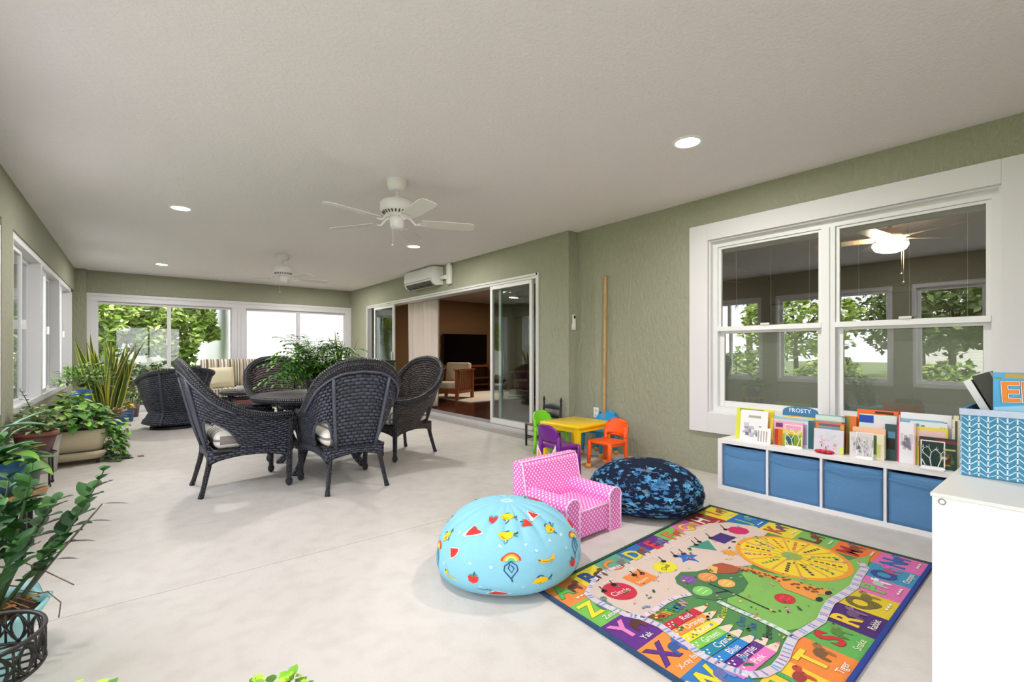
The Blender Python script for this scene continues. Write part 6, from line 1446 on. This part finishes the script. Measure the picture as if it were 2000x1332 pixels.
# --- two leafy plants close to the viewer
LM = [(150, 206, 40), (110, 170, 30), (184, 224, 60), (84, 140, 30)]
g, s = mound(420, (0, 0, .215), (.085, .085, .10), .032, .024, LM, .3, 3, jitter=.7)
potted('potted_plant', 'lime green leafy plant rising at the bottom edge, left of the other', 'potted plant', -.12, 1.49, 0, [(.07, 0), (.09, .15)], (150, 100, 76), [('foliage', g), ('stem', s)])
g, s = mound(520, (0, 0, .215), (.12, .085, .12), .032, .024, LM, .3, 3, jitter=.7)
potted('potted_plant', 'lime green crinkled plant at the bottom edge nearest the aqua bean bag', 'potted plant', .235, 1.205, 0, [(.07, 0), (.09, .15)], (150, 100, 76), [('foliage', g), ('stem', s)])
# ================================================================== outdoors
random.seed(77)
g = MB((96, 124, 62)); g.bb(-60, 40, -50, 60, -.35, -.14)
tag(g.build('lawn', stucco('lawn_grass', (128, 142, 98), (106, 122, 78), 8, .4, .05)), 'mown green lawn around the house', 'lawn', kind='stuff')
g = MB((200, 196, 190)); g.bb(-3.4, -1.0, -4, 13, -.14, -.02); struct(g.build('trim_2', MATTE), 'concrete walk outside')
g = MB((205, 200, 192)); g.bb(-1.0, 4.3, 11.1, 12.3, -.14, -.02); struct(g.build('trim_3', MATTE), 'concrete pad outside the far window')
def canopy(g, c, R, n, ls, cols, flat=0.):
    c = Vector(c)
    for i in range(n):
        th = rnd(0, 2*pi); ph = math.acos(rnd(-1, 1)); k = rnd(.55, 1.0)**.5
        nn = noise.noise(Vector((cos(th)*sin(ph), sin(th)*sin(ph), cos(ph)))*2.2+c*.7)*.35
        d = Vector((cos(th)*sin(ph)*R[0], sin(th)*sin(ph)*R[1], cos(ph)*R[2]))*(k+nn)
        p = c+d; s = ls*rnd(.6, 1.3)
        a = Vector((rnd(-1, 1), rnd(-1, 1), rnd(-.6, .6))).normalized(); b = a.cross(Vector((rnd(-1, 1), rnd(-1, 1), rnd(-1, 1)))).normalized()
        g.add([p-a*s, p-b*s*.45, p+a*s, p+b*s*.45], [(0, 1, 2, 3)], V(random.choice(cols), rnd(.8, 1.15)), False)
GR = [(146, 174, 76), (170, 194, 96), (120, 150, 66), (190, 208, 116)]
GD = [(92, 116, 58), (74, 98, 50), (110, 132, 70)]
def tree(name, label, x, y, h, R, n, ls, cols, trunk=(96, 80, 64), group=None, cz=None):
    t = thing(name, label, 'tree', (x, y, -.14), 0, group)
    g = MB(trunk, True); zc = cz if cz else h-R[2]
    pts = [(0, 0, 0), (.05, .03, zc*.5), (-.03, .05, zc)]
    g.tube(pts, [.12, .09, .06], 8)
    for k in range(6):
        a = rnd(0, 6.28); g.tube([(0, 0, zc*.7), (cos(a)*R[0]*.5, sin(a)*R[1]*.5, zc+rnd(-.1, .5)*R[2])], [.05, .02], 6)
    g.build('trunk', MATTE, t)
    g = MB(); canopy(g, (0, 0, zc), R, n, ls, cols); g.build('crown', LEAFM, t)
    return t
# hedge of small trees behind the far window
for i, (x, y, h, rx, rz, cols) in enumerate(((-3.0, 15.0, 4.4, 1.5, 1.6, GR), (-.9, 14.6, 4.1, 1.45, 1.45, GR), (.75, 14.9, 3.7, 1.05, 1.35, GR), (-4.6, 17.5, 5.4, 2.0, 1.9, GD), (-2.0, 17.8, 5.0, 1.8, 1.7, GD))):
    tree('leafy_tree', ['bright green tree filling the far window beside its left frame', 'bright green tree in the middle of the far left pane', 'bright green tree against the white house outside the far window', 'darker tree behind the others at far left outside', 'darker tree between the bright ones outside'][i], x, y, h, (rx, 1.0, rz), 11000, .09, cols, group='trees outside the far window')
def bush(label, x, y, R, n, ls, cols, name='bush', group='bushes outside'):
    g = MB(); canopy(g, (x, y, R[2]*.7-.14), R, n, ls, cols); return tag(g.build(name, LEAFM), label, 'bush', group)
bush('low green bush outside the far window beside the window post', 1.15, 12.9, (.5, .4, .5), 1500, .07, [(110, 150, 60), (140, 175, 80)])
bush('grey-green bush outside behind the swivel chair', .2, 13.2, (.8, .5, .6), 2200, .07, [(96, 112, 80), (120, 132, 96), (80, 96, 66)])
bush('grey-green bush outside at the left frame of the far window', -1.0, 13.4, (.7, .5, .7), 1800, .07, [(90, 108, 74), (116, 130, 92)])
# houses beyond
t = thing('house', 'bright white stucco house wall filling the far right window', 'house', (5.4, 17.0, -.14))
g = MB((246, 246, 250)); g.bb(-3.5, 4, -2.9, 3, 0, 3.2); g.build('wall', MATTE, t)
g = MB((190, 186, 180)); g.add([(-3.9, -3.3, 3.2), (4.4, -3.3, 3.2), (4.4, 3.4, 3.2), (-3.9, 3.4, 3.2), (-.5, 0, 4.6), (1, 0, 4.6)], [(0, 1, 5, 4), (1, 2, 5), (2, 3, 4, 5), (3, 0, 4), (3, 2, 1, 0)]); g.build('roof', MATTE, t)
t = thing('house', 'pale house with grey windows behind the trees of the far window', 'house', (-3.5, 21, -.14))
g = MB((216, 212, 210)); g.bb(-4, 4.4, -1.5, 4, 0, 3.4); g.build('wall', MATTE, t)
g = MB((128, 120, 116)); g.bb(-4.5, 5, -2, 4.5, 3.4, 4.1); g.build('roof', MATTE, t)
for x in (-2.6, -.9, .8, 2.6): g = MB((130, 142, 156)); g.bb(x-.4, x+.4, -1.53, -1.49, .9, 2.3); g.build('window', GLOSS, t)
# low picket railing outside the far glass
t = thing('picket_railing', 'low brown metal picket railing just outside the far window', 'railing', (-.646, 11.6, -.02))
for z, s in ((.46, .03), (.06, .02)): g = MB((92, 72, 58)); g.bb(0, 4.5, -.015, .015, z-s/2, z+s/2); g.build('rail', SATIN, t)
x = .02
while x < 2.6: g = MB((84, 66, 54)); g.box((x, 0, .26), (.014, .014, .4)); g.build('picket', SATIN, t); x += .085
# garden on the left, seen by reflection and through the side windows
k = 0
for (x, y, h, rx, rz, cols) in ((-13, 3.0, 4.6, 2.0, 1.7, GD), (-15, 8.5, 4.2, 2.2, 1.6, GR), (-11, 13, 5.0, 2.2, 2.0, GD), (-16, -2, 4.4, 2.2, 1.6, GR), (-12, 17, 5.2, 2.3, 2.1, GR), (-20, 5, 4.8, 2.6, 1.8, GD)):
    tree('garden_tree', 'round green tree out on the lawn, seen in the window reflection', x, y, h, (rx, rx, rz), 2600, .16, cols, group='trees on the lawn')
for (x, y, s) in ((-6.2, 6.8, 1.0), (-6.6, 4.6, .8), (-5.9, 9.4, 1.1), (-7, 12, 1.1), (-6.4, 2.2, .7)):
    bush('green shrub on the lawn outside the side windows', x, y, (s, s, s*.8), 1500, .09, GR+GD, 'garden_shrub', 'shrubs on the lawn')
def palm(x, y, h):
    t = thing('palm_tree', 'tall palm tree beyond the lawn, mirrored in the window', 'palm tree', (x, y, -.14), 0, 'palms beyond the lawn')
    g = MB((120, 108, 92), True); g.tube([(0, 0, 0), (.1, 0, h*.5), (0, 0, h)], [.2, .16, .14], 8); g.build('trunk', MATTE, t)
    g = MB(smooth=True)
    for i in range(46):
        a = rnd(0, 6.28); e = rnd(-.5, 1.2); d = Vector((cos(a)*cos(e), sin(a)*cos(e), sin(e)))
        g.leaf((0, 0, h), d, rnd(.9, 1.3), .35, 4, .7, .2, V((120, 136, 82), rnd(.7, 1.15)))
    g.build('crown', LEAFM, t)
palm(-18.6, 12.2, 4.6); palm(-21, 1.5, 5.0)
t = thing('white_outbuilding', 'white house with grey roof across the lawn', 'house', (-28, 2.5, -.14))
g = MB((238, 236, 230)); g.bb(-2, 2, -5, 5, 0, 2.6); g.build('wall', MATTE, t)
g = MB((150, 140, 132)); g.bb(-2.4, 2.4, -5.4, 5.4, 2.6, 3.2); g.build('roof', MATTE, t)
# sky and sun
wd = bpy.data.worlds.new('sky'); SC.world = wd; wd.use_nodes = True; nt = wd.node_tree; nt.nodes.clear(); N = nt.nodes.new; K = nt.links.new
o = N('ShaderNodeOutputWorld'); bg = N('ShaderNodeBackground'); tc = N('ShaderNodeTexCoord'); mp = N('ShaderNodeMapping'); mp.inputs['Scale'].default_value = (1, 1, 3)
no = N('ShaderNodeTexNoise'); no.inputs['Scale'].default_value = 2.2; no.inputs['Detail'].default_value = 6
cr = N('ShaderNodeValToRGB'); cr.color_ramp.elements[0].position = .38; cr.color_ramp.elements[1].position = .6; cr.color_ramp.elements[0].color = (.80, .85, .96, 1); cr.color_ramp.elements[1].color = (1, .97, .97, 1)
K(tc.outputs['Generated'], mp.inputs['Vector']); K(mp.outputs['Vector'], no.inputs['Vector']); K(no.outputs['Fac'], cr.inputs['Fac']); K(cr.outputs['Color'], bg.inputs['Color']); K(bg.outputs[0], o.inputs['Surface'])
bg.inputs['Strength'].default_value = 2.2
sd = bpy.data.lights.new('sun', 'SUN'); sd.energy = 3.6; sd.angle = radians(6); sd.color = (1, .95, .86)
so = bpy.data.objects.new('sun', sd); COL.objects.link(so); so.rotation_euler = Vector((-.80, .22, -1.)).to_track_quat('-Z', 'Y').to_euler()
# ------------------------------------------------------------------ camera
cd = bpy.data.cameras.new('camera'); co = bpy.data.objects.new('camera', cd); COL.objects.link(co)
cd.sensor_width = 36; cd.lens = 917/2000*36; cd.shift_y = (687-666)/2000; cd.clip_start = .05; cd.clip_end = 300
co.location = (0, 0, CH); co.rotation_euler = (pi/2, 0, -YAW+0)
# looking along (sin, cos) of the yaw measured from +Y toward +X
SC.camera = co
vs = SC.view_settings; vs.view_transform = 'Standard'; vs.look = 'None'; vs.exposure = 1.68; vs.gamma = 1; vs.use_curve_mapping = False
SC.cycles.use_denoising = True; SC.cycles.max_bounces = 10; SC.cycles.diffuse_bounces = 6; SC.cycles.glossy_bounces = 4; SC.cycles.transparent_max_bounces = 24
SC.cycles.caustics_reflective = False; SC.cycles.caustics_refractive = False; SC.cycles.sample_clamp_indirect = 8
